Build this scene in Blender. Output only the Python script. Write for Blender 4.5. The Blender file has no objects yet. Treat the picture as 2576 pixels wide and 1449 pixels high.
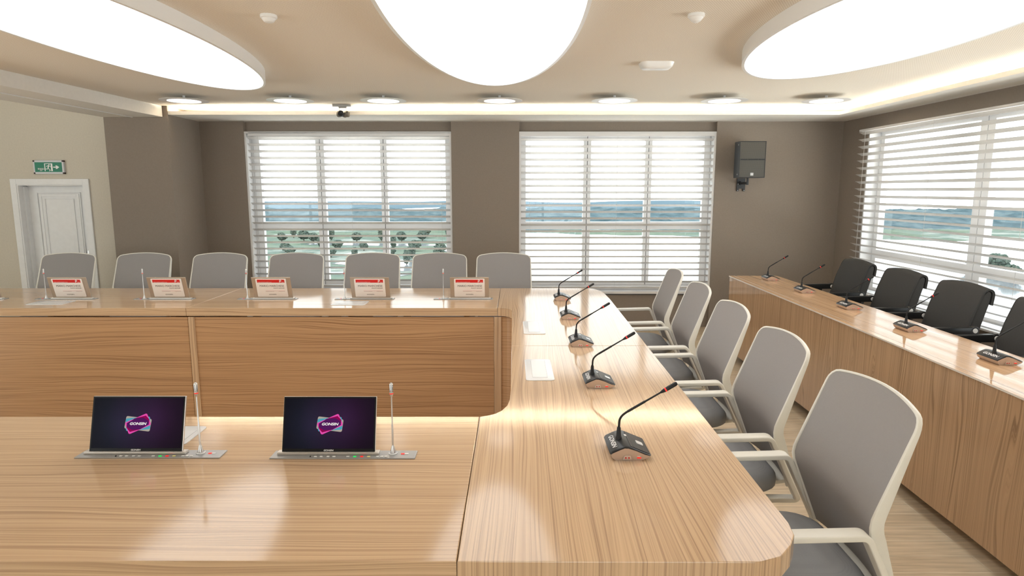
import bpy, bmesh, math, random
from mathutils import Vector, Matrix, noise
random.seed(7)
PI = math.pi
sc = bpy.context.scene
COL = sc.collection

# ------------------------------------------------------------------ helpers
def new_obj(name, data, parent=None):
    o = bpy.data.objects.new(name, data)
    COL.objects.link(o)
    if parent is not None:
        o.parent = parent
    return o

def fin(name, bm, m, parent=None, smooth=False, angle=35):
    bmesh.ops.recalc_face_normals(bm, faces=bm.faces[:])
    me = bpy.data.meshes.new(name)
    bm.to_mesh(me)
    bm.free()
    me.materials.append(m)
    if smooth:
        for p in me.polygons:
            p.use_smooth = True
        me.set_sharp_from_angle(angle=math.radians(angle))
    return new_obj(name, me, parent)

def thing(name, label, cat, loc=(0, 0, 0), rz=0.0, group=None):
    o = new_obj(name, None)
    o.empty_display_size = 0.05
    o.location = loc
    o.rotation_euler = (0, 0, rz)
    tag(o, label, cat, group)
    return o

def tag(o, label, cat, group=None):
    o['label'] = label
    o['category'] = cat
    if group:
        o['group'] = group
    return o

def struct(o, label=None):
    o['kind'] = 'structure'
    if label:
        o['label'] = label
    return o

def children_of(o):
    return [c for c in bpy.data.objects if c.parent == o]

def dup(root, loc, rz, label=None, group=None):
    r = root.copy()
    COL.objects.link(r)
    r.location = loc
    r.rotation_euler = (0, 0, rz)
    if label:
        r['label'] = label
    if group:
        r['group'] = group
    for ch in children_of(root):
        c = ch.copy()
        COL.objects.link(c)
        c.parent = r
        for g in children_of(ch):
            d = g.copy()
            COL.objects.link(d)
            d.parent = c
    return r

def B():
    return bmesh.new()

def box(bm, x0, x1, y0, y1, z0, z1, bev=0.0, seg=2, mat=None):
    r = bmesh.ops.create_cube(bm, size=1.0)
    vs = r['verts']
    for v in vs:
        v.co = Vector((x0 + (v.co.x + .5) * (x1 - x0), y0 + (v.co.y + .5) * (y1 - y0), z0 + (v.co.z + .5) * (z1 - z0)))
    if mat is not None:
        for v in vs:
            v.co = mat @ v.co
    if bev > 0:
        es = {e for v in vs for e in v.link_edges}
        bmesh.ops.bevel(bm, geom=list(es), offset=bev, segments=seg, affect='EDGES', profile=.5)
    return bm

def prism(bm, pts, z0, z1, bev=0.0, axis='z', mat=None, seg=2):
    """extrude polygon; axis z: pts (x,y); axis y: pts (x,z) extruded y; axis x: pts (y,z) extruded x"""
    def P(p, h):
        if axis == 'z':
            v = Vector((p[0], p[1], h))
        elif axis == 'y':
            v = Vector((p[0], h, p[1]))
        else:
            v = Vector((h, p[0], p[1]))
        return mat @ v if mat is not None else v
    a = [bm.verts.new(P(p, z0)) for p in pts]
    b = [bm.verts.new(P(p, z1)) for p in pts]
    n = len(pts)
    f0 = bm.faces.new(a[::-1])
    f1 = bm.faces.new(b)
    for i in range(n):
        bm.faces.new((a[i], a[(i + 1) % n], b[(i + 1) % n], b[i]))
    if bev > 0:
        es = list(f1.edges) + list(f0.edges)
        bmesh.ops.bevel(bm, geom=es, offset=bev, segments=seg, affect='EDGES', profile=.5)
    return bm

def rrect(w, h, r, n=5, cx=0, cy=0):
    pts = []
    for (sx, sy, a0) in ((1, 1, 0), (-1, 1, 90), (-1, -1, 180), (1, -1, 270)):
        for i in range(n + 1):
            a = math.radians(a0 + 90 * i / n)
            pts.append((cx + sx * (w / 2 - r) + r * math.cos(a), cy + sy * (h / 2 - r) + r * math.sin(a)))
    return pts

def arc(cx, cy, r, a0, a1, n):
    return [(cx + r * math.cos(math.radians(a0 + (a1 - a0) * i / n)), cy + r * math.sin(math.radians(a0 + (a1 - a0) * i / n))) for i in range(n + 1)]

def lathe(bm, prof, n=24, origin=(0, 0, 0), mat=None):
    """prof = [(r,z)...]"""
    rings = []
    ox, oy, oz = origin
    for r, z in prof:
        ring = []
        if r < 1e-6:
            v = Vector((ox, oy, oz + z))
            ring = [bm.verts.new(mat @ v if mat is not None else v)]
        else:
            for i in range(n):
                a = 2 * PI * i / n
                v = Vector((ox + r * math.cos(a), oy + r * math.sin(a), oz + z))
                ring.append(bm.verts.new(mat @ v if mat is not None else v))
        rings.append(ring)
    for a, b in zip(rings, rings[1:]):
        if len(a) == 1 and len(b) > 1:
            for i in range(n):
                bm.faces.new((a[0], b[i], b[(i + 1) % n]))
        elif len(b) == 1 and len(a) > 1:
            for i in range(n):
                bm.faces.new((a[i], a[(i + 1) % n], b[0]))
        elif len(a) > 1:
            for i in range(n):
                bm.faces.new((a[i], a[(i + 1) % n], b[(i + 1) % n], b[i]))
    if len(rings[0]) > 1:
        bm.faces.new(rings[0][::-1])
    if len(rings[-1]) > 1:
        bm.faces.new(rings[-1])
    return bm

def tube(bm, path, rad, n=8):
    """round tube along path; rad float or list"""
    path = [Vector(p) for p in path]
    if not isinstance(rad, (list, tuple)):
        rad = [rad] * len(path)
    up = Vector((0, 0, 1))
    t0 = (path[1] - path[0]).normalized()
    if abs(t0.dot(up)) > .95:
        up = Vector((0, 1, 0))
    s = t0.cross(up).normalized()
    rings = []
    for i, p in enumerate(path):
        a = path[max(i - 1, 0)]
        b = path[min(i + 1, len(path) - 1)]
        t = (b - a).normalized()
        s = (s - t * s.dot(t)).normalized()
        u = t.cross(s)
        rings.append([bm.verts.new(p + (s * math.cos(2 * PI * k / n) + u * math.sin(2 * PI * k / n)) * rad[i]) for k in range(n)])
    for a, b in zip(rings, rings[1:]):
        for i in range(n):
            bm.faces.new((a[i], a[(i + 1) % n], b[(i + 1) % n], b[i]))
    bm.faces.new(rings[0][::-1])
    bm.faces.new(rings[-1])
    return bm

def sweep(bm, path, sides, norms, ws, ds, rr=0.3, closed=False):
    """rounded-rectangle section swept: ws = full width along side vector, ds = full depth along normal"""
    rings = []
    for i, p in enumerate(path):
        p = Vector(p)
        w = ws[i] if isinstance(ws, (list, tuple)) else ws
        d = ds[i] if isinstance(ds, (list, tuple)) else ds
        r = min(w, d) * rr
        sec = rrect(w, d, r, 3)
        rings.append([bm.verts.new(p + Vector(sides[i]) * a + Vector(norms[i]) * b) for a, b in sec])
    m = len(rings[0])
    for a, b in zip(rings, rings[1:]):
        for i in range(m):
            bm.faces.new((a[i], a[(i + 1) % m], b[(i + 1) % m], b[i]))
    bm.faces.new(rings[0][::-1])
    bm.faces.new(rings[-1])
    return bm

def smooth_path(pts, r, n=6):
    """round the corners of a polyline"""
    pts = [Vector(p) for p in pts]
    out = [pts[0]]
    for i in range(1, len(pts) - 1):
        p = pts[i]
        a = (pts[i - 1] - p)
        b = (pts[i + 1] - p)
        ra = min(r, a.length * .45)
        rb = min(r, b.length * .45)
        A = p + a.normalized() * ra
        Bq = p + b.normalized() * rb
        for k in range(n + 1):
            t = k / n
            out.append(A * (1 - t) ** 2 + p * 2 * t * (1 - t) + Bq * t * t)
    out.append(pts[-1])
    return out

TXT = {}
def text_mesh(body, size, m, parent, mat, name='lettering', align='CENTER', extrude=0.0, offset=0.0, shear=0.0, sx=1.0, spacing=1.0):
    key = (body, size, align, extrude, offset, shear, spacing, m.name)
    if key not in TXT:
        cu = bpy.data.curves.new('t', 'FONT')
        cu.body = body
        cu.size = size
        cu.align_x = align
        cu.align_y = 'CENTER'
        cu.extrude = extrude
        cu.offset = offset
        cu.shear = shear
        cu.space_character = spacing
        cu.resolution_u = 3
        o = bpy.data.objects.new('t', cu)
        COL.objects.link(o)
        bpy.context.view_layer.update()
        dg = bpy.context.evaluated_depsgraph_get()
        me = bpy.data.meshes.new_from_object(o.evaluated_get(dg))
        bpy.data.objects.remove(o)
        bpy.data.curves.remove(cu)
        me.name = name
        me.materials.clear()
        me.materials.append(m)
        TXT[key] = me
    o = new_obj(name, TXT[key], parent)
    o.matrix_local = mat @ Matrix.Diagonal((sx, 1, 1, 1))
    return o

def frame(origin, xdir, ydir):
    x = Vector(xdir).normalized()
    y = Vector(ydir).normalized()
    z = x.cross(y)
    M = Matrix((x, y, z)).transposed().to_4x4()
    M.translation = Vector(origin)
    return M

# ------------------------------------------------------------------ materials
def mat(name, col, rough=.5, metal=0., spec=.5, coat=0., coat_rough=.03, emit=None, emit_s=0.):
    m = bpy.data.materials.new(name)
    m.use_nodes = True
    b = m.node_tree.nodes['Principled BSDF']
    b.inputs['Base Color'].default_value = (*col, 1)
    b.inputs['Roughness'].default_value = rough
    b.inputs['Metallic'].default_value = metal
    b.inputs['Specular IOR Level'].default_value = spec
    b.inputs['Coat Weight'].default_value = coat
    b.inputs['Coat Roughness'].default_value = coat_rough
    if emit:
        b.inputs['Emission Color'].default_value = (*emit, 1)
        b.inputs['Emission Strength'].default_value = emit_s
    return m

def N(nt, typ, **kw):
    n = nt.nodes.new(typ)
    for k, v in kw.items():
        if k in n.inputs:
            n.inputs[k].default_value = v
        else:
            setattr(n, k, v)
    return n

def ramp(nt, stops):
    r = nt.nodes.new('ShaderNodeValToRGB')
    e = r.color_ramp.elements
    while len(e) > 1:
        e.remove(e[-1])
    e[0].position = stops[0][0]
    e[0].color = (*stops[0][1], 1)
    for p, c in stops[1:]:
        q = e.new(p)
        q.color = (*c, 1)
    return r

def add_noise(m, scale=40, amount=.06, bump=.0, bscale=200, detail=3):
    """fine procedural variation of the base colour and an optional bump"""
    nt = m.node_tree
    b = nt.nodes['Principled BSDF']
    c = tuple(b.inputs['Base Color'].default_value)[:3]
    tc = N(nt, 'ShaderNodeTexCoord')
    nz = N(nt, 'ShaderNodeTexNoise', Scale=scale, Detail=detail)
    nt.links.new(tc.outputs['Object'], nz.inputs['Vector'])
    r = ramp(nt, [(.3, tuple(x * (1 - amount) for x in c)), (.7, tuple(min(1, x * (1 + amount)) for x in c))])
    nt.links.new(nz.outputs['Fac'], r.inputs['Fac'])
    nt.links.new(r.outputs['Color'], b.inputs['Base Color'])
    if bump:
        n2 = N(nt, 'ShaderNodeTexNoise', Scale=bscale, Detail=2)
        nt.links.new(tc.outputs['Object'], n2.inputs['Vector'])
        bp = N(nt, 'ShaderNodeBump', Strength=bump, Distance=.002)
        nt.links.new(n2.outputs['Fac'], bp.inputs['Height'])
        nt.links.new(bp.outputs['Normal'], b.inputs['Normal'])
    return m

def wood(name, along, across, light, dark, rough=.10, ring=26., coat=0.0, warp=1.0, bump=.03, spec=.5, angle=0.0):
    """along / across: axis letters; ring lines per metre"""
    m = mat(name, light, rough, spec=spec)
    nt = m.node_tree
    b = nt.nodes['Principled BSDF']
    tc = N(nt, 'ShaderNodeTexCoord')
    src = tc.outputs['Object']
    if angle:
        mp = N(nt, 'ShaderNodeMapping')
        mp.inputs['Rotation'].default_value = (0, 0, angle)
        nt.links.new(src, mp.inputs['Vector'])
        src = mp.outputs['Vector']
    sep = N(nt, 'ShaderNodeSeparateXYZ')
    nt.links.new(src, sep.inputs[0])
    ax = {'x': 0, 'y': 1, 'z': 2}
    third = [k for k in 'xyz' if k not in (along, across)][0]
    # across value = across + third
    ad = N(nt, 'ShaderNodeMath', operation='MULTIPLY_ADD')
    nt.links.new(sep.outputs[ax[third]], ad.inputs[0])
    ad.inputs[1].default_value = (.9 if along == 'x' else 0.) if third == 'z' else .15
    nt.links.new(sep.outputs[ax[across]], ad.inputs[2])
    cmb = N(nt, 'ShaderNodeCombineXYZ')
    sca = N(nt, 'ShaderNodeMath', operation='MULTIPLY')
    sca.inputs[1].default_value = .10
    nt.links.new(sep.outputs[ax[along]], sca.inputs[0])
    nt.links.new(sca.outputs[0], cmb.inputs[0])
    nt.links.new(ad.outputs[0], cmb.inputs[1])
    # big warp -> cathedral figure
    nw = N(nt, 'ShaderNodeTexNoise', Scale=5.5, Detail=2, Roughness=.45)
    nt.links.new(cmb.outputs[0], nw.inputs['Vector'])
    # rings
    m1 = N(nt, 'ShaderNodeMath', operation='MULTIPLY_ADD')
    nt.links.new(nw.outputs['Fac'], m1.inputs[0])
    m1.inputs[1].default_value = .13 * warp
    nt.links.new(ad.outputs[0], m1.inputs[2])
    cm2 = N(nt, 'ShaderNodeCombineXYZ')
    sc2 = N(nt, 'ShaderNodeMath', operation='MULTIPLY')
    sc2.inputs[1].default_value = .0035
    nt.links.new(sep.outputs[ax[along]], sc2.inputs[0])
    nt.links.new(sc2.outputs[0], cm2.inputs[0])
    nt.links.new(m1.outputs[0], cm2.inputs[1])
    n1 = N(nt, 'ShaderNodeTexNoise', Scale=ring * 6.2, Detail=4, Roughness=.66)
    nt.links.new(cm2.outputs[0], n1.inputs['Vector'])
    n2 = N(nt, 'ShaderNodeTexNoise', Scale=ring * 2, Detail=2, Roughness=.5)
    nt.links.new(cm2.outputs[0], n2.inputs['Vector'])
    # fibres
    cm3 = N(nt, 'ShaderNodeCombineXYZ')
    sc3 = N(nt, 'ShaderNodeMath', operation='MULTIPLY')
    sc3.inputs[1].default_value = .005
    nt.links.new(sep.outputs[ax[along]], sc3.inputs[0])
    nt.links.new(sc3.outputs[0], cm3.inputs[0])
    nt.links.new(m1.outputs[0], cm3.inputs[1])
    n3 = N(nt, 'ShaderNodeTexNoise', Scale=520., Detail=2, Roughness=.6)
    nt.links.new(cm3.outputs[0], n3.inputs['Vector'])
    r1 = ramp(nt, [(.36, (0, 0, 0)), (.44, (.40, .40, .40)), (.50, (.74, .74, .74)), (.64, (1, 1, 1))])
    nt.links.new(n1.outputs['Fac'], r1.inputs['Fac'])
    mx = N(nt, 'ShaderNodeMix', data_type='FLOAT')
    mx.inputs[0].default_value = .30
    nt.links.new(r1.outputs['Color'], mx.inputs[2])
    nt.links.new(n2.outputs['Fac'], mx.inputs[3])
    mx2 = N(nt, 'ShaderNodeMix', data_type='FLOAT')
    mx2.inputs[0].default_value = .20
    nt.links.new(mx.outputs[0], mx2.inputs[2])
    nt.links.new(n3.outputs['Fac'], mx2.inputs[3])
    mid = tuple((a * .45 + c * .55) for a, c in zip(dark, light))
    r = ramp(nt, [(.22, dark), (.5, mid), (.78, light)])
    nt.links.new(mx2.outputs[0], r.inputs['Fac'])
    nt.links.new(r.outputs['Color'], b.inputs['Base Color'])
    bp = N(nt, 'ShaderNodeBump', Strength=bump, Distance=.001)
    nt.links.new(mx2.outputs[0], bp.inputs['Height'])
    nt.links.new(bp.outputs['Normal'], b.inputs['Normal'])
    return m

M = {}
WL, WD = (.66, .46, .285), (.41, .262, .158)
M['wood_x'] = wood('wood_x', 'x', 'y', WL, WD, warp=1.2)
M['wood_y'] = wood('wood_y', 'y', 'x', (.68, .475, .295), (.41, .265, .165), warp=.8, angle=math.radians(1.5))
M['wood_zx'] = wood('wood_zx', 'z', 'x', WL, WD)
M['wood_panel'] = wood('wood_panel', 'x', 'z', (.56, .335, .175), (.30, .16, .08), rough=.25)
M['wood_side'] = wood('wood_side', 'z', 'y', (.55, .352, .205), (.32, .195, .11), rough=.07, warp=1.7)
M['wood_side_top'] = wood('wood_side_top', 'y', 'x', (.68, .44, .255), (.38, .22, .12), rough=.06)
M['white_plastic'] = mat('white_plastic', (.86, .86, .86), .35)
M['riser_white'] = mat('riser_white', (.72, .72, .72), .3)
M['frame_white'] = add_noise(mat('frame_white', (.80, .775, .70), .38), 12, .02)
M['window_white'] = add_noise(mat('window_white', (.80, .79, .785), .4), 8, .015)
M['slat_white'] = add_noise(mat('slat_white', (.60, .578, .56), .45), 30, .02)
M['rubber_black'] = mat('rubber_black', (.015, .015, .016), .5, spec=.3)
M['black_plastic'] = mat('black_plastic', (.016, .017, .019), .36, spec=.35)
M['arm_black'] = mat('arm_black', (.018, .018, .018), .3)
M['bronze'] = mat('bronze', (.62, .50, .42), .36, .45)
M['silver'] = mat('silver', (.62, .61, .60), .3, .8)
M['plate_grey'] = mat('plate_grey', (.40, .40, .40), .38, .5)
M['alu'] = mat('alu', (.66, .62, .58), .32, .7)
M['taupe_metal'] = mat('taupe_metal', (.50, .42, .34), .36, .6)
M['cam_grey'] = mat('cam_grey', (.16, .145, .12), .4)
M['edge_pale'] = mat('edge_pale', (.82, .74, .66), .15)
M['chrome'] = mat('chrome', (.8, .8, .8), .15, 1.)
M['red'] = mat('red', (.75, .02, .015), .4, emit=(1, .03, .02), emit_s=.35)
M['red_dark'] = mat('red_dark', (.55, .03, .03), .4)
M['green_btn'] = mat('green_btn', (.03, .6, .12), .4, emit=(.02, 1, .15), emit_s=.3)
M['yellow_btn'] = mat('yellow_btn', (.85, .78, .35), .4)
M['btn_white'] = mat('btn_white', (.82, .81, .78), .35)
M['text_white'] = mat('text_white', (.9, .9, .9), .5)
M['text_black'] = mat('text_black', (.02, .02, .02), .6)
M['text_grey'] = mat('text_grey', (.12, .11, .10), .6)
M['card'] = mat('card', (.88, .82, .77), .4)
M['card_red'] = mat('card_red', (.70, .015, .012), .45)
M['line_pink'] = mat('line_pink', (.75, .25, .22), .5)
M['bezel'] = mat('bezel', (.012, .012, .013), .3, spec=.2)
M['sign_frame'] = mat('sign_frame', (.66, .66, .68), .4)
M['sign_green'] = mat('sign_green', (.0, .20, .11), .45)
M['dark_corner'] = mat('dark_corner', (.03, .012, .01), .5)
M['speaker_box'] = mat('speaker_box', (.03, .031, .033), .5)
M['brown_wall'] = add_noise(mat('brown_wall', (.285, .238, .198), .8, spec=.2), 60, .03, .05, 300)
M['beige_wall'] = add_noise(mat('beige_wall', (.64, .59, .50), .85, spec=.2), 60, .03, .05, 300)
M['plaster_white'] = add_noise(mat('plaster_white', (.80, .78, .74), .8, spec=.2), 30, .02)
M['door_white'] = add_noise(mat('door_white', (.84, .84, .84), .5), 20, .02)
M['back_room'] = mat('back_room', (.5, .45, .38), .85)

# upholstery: woven look
def fabric(name, col, rough=.85, scale=1400, bump=.25, var=.06):
    m = mat(name, col, rough, spec=.25)
    nt = m.node_tree
    b = nt.nodes['Principled BSDF']
    tc = N(nt, 'ShaderNodeTexCoord')
    w = N(nt, 'ShaderNodeTexWave', Scale=scale / 8, Distortion=1.5, Detail=1)
    w.bands_direction = 'Z'
    nt.links.new(tc.outputs['Object'], w.inputs['Vector'])
    nz = N(nt, 'ShaderNodeTexNoise', Scale=scale / 5, Detail=2)
    nt.links.new(tc.outputs['Object'], nz.inputs['Vector'])
    mx = N(nt, 'ShaderNodeMix', data_type='FLOAT')
    mx.inputs[0].default_value = .5
    nt.links.new(w.outputs['Fac'], mx.inputs[2])
    nt.links.new(nz.outputs['Fac'], mx.inputs[3])
    r = ramp(nt, [(.2, tuple(c * (1 - var) for c in col)), (.8, tuple(c * (1 + var) for c in col))])
    nt.links.new(mx.outputs[0], r.inputs['Fac'])
    nt.links.new(r.outputs['Color'], b.inputs['Base Color'])
    bp = N(nt, 'ShaderNodeBump', Strength=bump, Distance=.001)
    nt.links.new(mx.outputs[0], bp.inputs['Height'])
    nt.links.new(bp.outputs['Normal'], b.inputs['Normal'])
    return m
M['mesh_grey'] = fabric('mesh_grey', (.345, .328, .320), .75, 1100, .2)
M['seat_grey'] = fabric('seat_grey', (.31, .315, .325), .8, 1600, .1, .04)
M['fabric_black'] = fabric('fabric_black', (.060, .058, .056), .85, 1500, .35, .25)

# ceiling: fine perforated fabric panel
def ceiling_mat():
    m = mat('ceiling_fabric', (.62, .52, .40), .85, spec=.2)
    nt = m.node_tree
    b = nt.nodes['Principled BSDF']
    tc = N(nt, 'ShaderNodeTexCoord')
    mp = N(nt, 'ShaderNodeMapping')
    mp.inputs['Rotation'].default_value = (0, 0, math.radians(31))
    mp.inputs['Scale'].default_value = (92, 92, 92)
    nt.links.new(tc.outputs['Object'], mp.inputs['Vector'])
    v = N(nt, 'ShaderNodeTexVoronoi', Scale=1., Randomness=.12)
    v.voronoi_dimensions = '2D'
    nt.links.new(mp.outputs['Vector'], v.inputs['Vector'])
    r = ramp(nt, [(.18, (.66, .585, .50)), (.34, (.88, .825, .745)), (1, (.88, .825, .745))])
    nt.links.new(v.outputs['Distance'], r.inputs['Fac'])
    nt.links.new(r.outputs['Color'], b.inputs['Base Color'])
    bp = N(nt, 'ShaderNodeBump', Strength=.3, Distance=.002)
    nt.links.new(r.outputs['Color'], bp.inputs['Height'])
    nt.links.new(bp.outputs['Normal'], b.inputs['Normal'])
    return m
M['ceiling'] = ceiling_mat()

def floor_mat():
    m = mat('floor_planks', (.5, .39, .26), .32)
    nt = m.node_tree
    b = nt.nodes['Principled BSDF']
    tc = N(nt, 'ShaderNodeTexCoord')
    br = N(nt, 'ShaderNodeTexBrick')
    br.offset = .37
    br.inputs['Color1'].default_value = (.68, .545, .38, 1)
    br.inputs['Color2'].default_value = (.76, .62, .44, 1)
    br.inputs['Mortar'].default_value = (.84, .76, .62, 1)
    br.inputs['Scale'].default_value = 1.0
    br.inputs['Mortar Size'].default_value = .0016
    br.inputs['Brick Width'].default_value = 1.3
    br.inputs['Row Height'].default_value = .13
    nt.links.new(tc.outputs['Object'], br.inputs['Vector'])
    mp = N(nt, 'ShaderNodeMapping')
    mp.inputs['Scale'].default_value = (2.2, 34, 1)
    nt.links.new(tc.outputs['Object'], mp.inputs['Vector'])
    nz = N(nt, 'ShaderNodeTexNoise', Scale=1.6, Detail=5, Roughness=.6)
    nt.links.new(mp.outputs['Vector'], nz.inputs['Vector'])
    r = ramp(nt, [(.35, (.72, .70, .66)), (.62, (1, 1, 1))])
    nt.links.new(nz.outputs['Fac'], r.inputs['Fac'])
    mx = N(nt, 'ShaderNodeMix', data_type='RGBA', blend_type='MULTIPLY')
    mx.inputs[0].default_value = .9
    nt.links.new(br.outputs['Color'], mx.inputs[6])
    nt.links.new(r.outputs['Color'], mx.inputs[7])
    nt.links.new(mx.outputs[2], b.inputs['Base Color'])
    return m
M['floor'] = floor_mat()

def emis(name, col, s):
    m = bpy.data.materials.new(name)
    m.use_nodes = True
    nt = m.node_tree
    nt.nodes.clear()
    e = N(nt, 'ShaderNodeEmission', Strength=s)
    e.inputs['Color'].default_value = (*col, 1)
    o = N(nt, 'ShaderNodeOutputMaterial')
    nt.links.new(e.outputs[0], o.inputs['Surface'])
    return m
M['lamp'] = emis('lamp', (1, .985, .96), 1.9)
M['down'] = emis('down', (1, .97, .92), 1.6)
M['led'] = emis('led', (1, .88, .68), 62.)

def glass_mat():
    m = bpy.data.materials.new('window_glass')
    m.use_nodes = True
    nt = m.node_tree
    nt.nodes.clear()
    t = N(nt, 'ShaderNodeBsdfTransparent')
    t.inputs['Color'].default_value = (.965, .985, .98, 1)
    g = N(nt, 'ShaderNodeBsdfGlossy')
    g.inputs['Roughness'].default_value = .0
    f = N(nt, 'ShaderNodeFresnel', IOR=1.45)
    gm_ = N(nt, 'ShaderNodeNewGeometry')
    io = N(nt, 'ShaderNodeMath', operation='MULTIPLY_ADD')   # the same index for both faces of the thin pane
    io.inputs[1].default_value = 1 / 1.45 - 1.45
    io.inputs[2].default_value = 1.45
    nt.links.new(gm_.outputs['Backfacing'], io.inputs[0])
    nt.links.new(io.outputs[0], f.inputs['IOR'])
    mx = N(nt, 'ShaderNodeMixShader')
    o = N(nt, 'ShaderNodeOutputMaterial')
    nt.links.new(f.outputs[0], mx.inputs[0])
    nt.links.new(t.outputs[0], mx.inputs[1])
    nt.links.new(g.outputs[0], mx.inputs[2])
    nt.links.new(mx.outputs[0], o.inputs['Surface'])
    return m
M['glass'] = glass_mat()

def grille_mat():
    m = mat('grille', (.05, .05, .05), .45, .3)
    nt = m.node_tree
    b = nt.nodes['Principled BSDF']
    tc = N(nt, 'ShaderNodeTexCoord')
    mp = N(nt, 'ShaderNodeMapping')
    mp.inputs['Scale'].default_value = (130, 130, 130)
    mp.inputs['Rotation'].default_value = (0, math.radians(45), 0)
    nt.links.new(tc.outputs['Object'], mp.inputs['Vector'])
    v = N(nt, 'ShaderNodeTexVoronoi', Scale=1., Randomness=.0)
    nt.links.new(mp.outputs['Vector'], v.inputs['Vector'])
    r = ramp(nt, [(.30, (.008, .008, .008)), (.45, (.085, .08, .068))])
    nt.links.new(v.outputs['Distance'], r.inputs['Fac'])
    nt.links.new(r.outputs['Color'], b.inputs['Base Color'])
    return m
M['grille'] = grille_mat()

def ridged_black():
    m = mat('ridged_black', (.02, .021, .023), .36)
    nt = m.node_tree
    b = nt.nodes['Principled BSDF']
    tc = N(nt, 'ShaderNodeTexCoord')
    w = N(nt, 'ShaderNodeTexWave', Scale=75.)
    w.bands_direction = 'X'
    nt.links.new(tc.outputs['Object'], w.inputs['Vector'])
    bp = N(nt, 'ShaderNodeBump', Strength=.8, Distance=.0012)
    nt.links.new(w.outputs['Fac'], bp.inputs['Height'])
    nt.links.new(bp.outputs['Normal'], b.inputs['Normal'])
    return m
M['ridged'] = ridged_black()

def screen_mat():
    m = bpy.data.materials.new('screen_picture')
    m.use_nodes = True
    nt = m.node_tree
    b = nt.nodes['Principled BSDF']
    b.inputs['Base Color'].default_value = (.004, .004, .005, 1)
    b.inputs['Roughness'].default_value = .3
    b.inputs['Specular IOR Level'].default_value = .05
    tc = N(nt, 'ShaderNodeTexCoord')
    def blob(cx, cz, rad, col):
        sp = N(nt, 'ShaderNodeSeparateXYZ')
        nt.links.new(tc.outputs['Object'], sp.inputs[0])
        mp = N(nt, 'ShaderNodeVectorMath', operation='SUBTRACT')
        mp.inputs[1].default_value = (cx, 0, cz)
        nt.links.new(tc.outputs['Object'], mp.inputs[0])
        ms = N(nt, 'ShaderNodeVectorMath', operation='MULTIPLY')
        ms.inputs[1].default_value = (1, 0, .9)
        nt.links.new(mp.outputs[0], ms.inputs[0])
        ln = N(nt, 'ShaderNodeVectorMath', operation='LENGTH')
        nt.links.new(ms.outputs[0], ln.inputs[0])
        r = ramp(nt, [(0, col), (.5, tuple(c * .38 for c in col)), (1, (0, 0, 0))])
        d = N(nt, 'ShaderNodeMath', operation='DIVIDE')
        d.inputs[1].default_value = rad
        nt.links.new(ln.outputs['Value'], d.inputs[0])
        nt.links.new(d.outputs[0], r.inputs['Fac'])
        return r
    a = blob(-.055, .085, .15, (.022, .024, .055))
    c = blob(.05, .105, .15, (.055, .010, .065))
    ad = N(nt, 'ShaderNodeMix', data_type='RGBA', blend_type='ADD')
    ad.inputs[0].default_value = 1.
    nt.links.new(a.outputs[0], ad.inputs[6])
    nt.links.new(c.outputs[0], ad.inputs[7])
    ad2 = N(nt, 'ShaderNodeMix', data_type='RGBA', blend_type='ADD')
    ad2.inputs[0].default_value = 1.
    nt.links.new(ad.outputs[2], ad2.inputs[6])
    ad2.inputs[7].default_value = (.003, .003, .004, 1)
    nt.links.new(ad2.outputs[2], b.inputs['Emission Color'])
    b.inputs['Emission Strength'].default_value = .34
    return m
M['screen'] = screen_mat()
def scol(name, c):
    return mat(name, (.005, .005, .005), .5, spec=.0, emit=c, emit_s=.62)
M['s_pink'] = scol('s_pink', (.80, .08, .42))
M['s_magenta'] = scol('s_magenta', (.28, .0, .08))
M['s_cyan'] = scol('s_cyan', (.08, .36, .46))
M['s_teal'] = scol('s_teal', (.01, .14, .18))
M['s_purple'] = scol('s_purple', (.085, .008, .10))
M['s_beige'] = scol('s_beige', (.42, .38, .32))
M['s_white'] = scol('s_white', (.95, .93, .88))

# ------------------------------------------------------------------ room shell
ZCEIL = 2.505
ZF = -.045         # floor level
ZLEDGE = 2.415
YB = 7.68          # pillar faces of the back wall
YR = 7.74          # recessed wall round the windows
XR = 3.88
W1 = (-3.143, -.714)
W2 = (.084, 2.40)
WZ = (.355, 2.302)
bm = B()
box(bm, -8.5, 6, -3.0, 9.0, -.16, ZF)
struct(fin('floor', bm, M['floor']))
bm = B()
box(bm, -3.655, W1[0], YB, 7.92, ZF, 2.62)
box(bm, W1[1], W2[0], YB, 7.92, ZF, 2.62)
box(bm, W2[1], 4.3, YB, 7.92, ZF, 2.62)
for w in (W1, W2):
    box(bm, w[0], w[1], YR, 7.92, ZF, WZ[0])
    box(bm, w[0], w[1], YR, 7.92, WZ[1], 2.62)
struct(fin('wall_back', bm, M['brown_wall']))
# right wall with its long window opening
OY0, OY1, OZ0, OZ1 = 1.2, 7.13, .50, 2.262
bm = B()
box(bm, XR, 4.09, OY1, YB, ZF, 2.62)
box(bm, XR, 4.09, -3.0, OY0, ZF, 2.62)
box(bm, XR, 4.09, OY0, OY1, ZF, OZ0)
box(bm, XR, 4.09, OY0, OY1, OZ1, 2.62)
struct(fin('wall_right', bm, M['brown_wall']))
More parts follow.
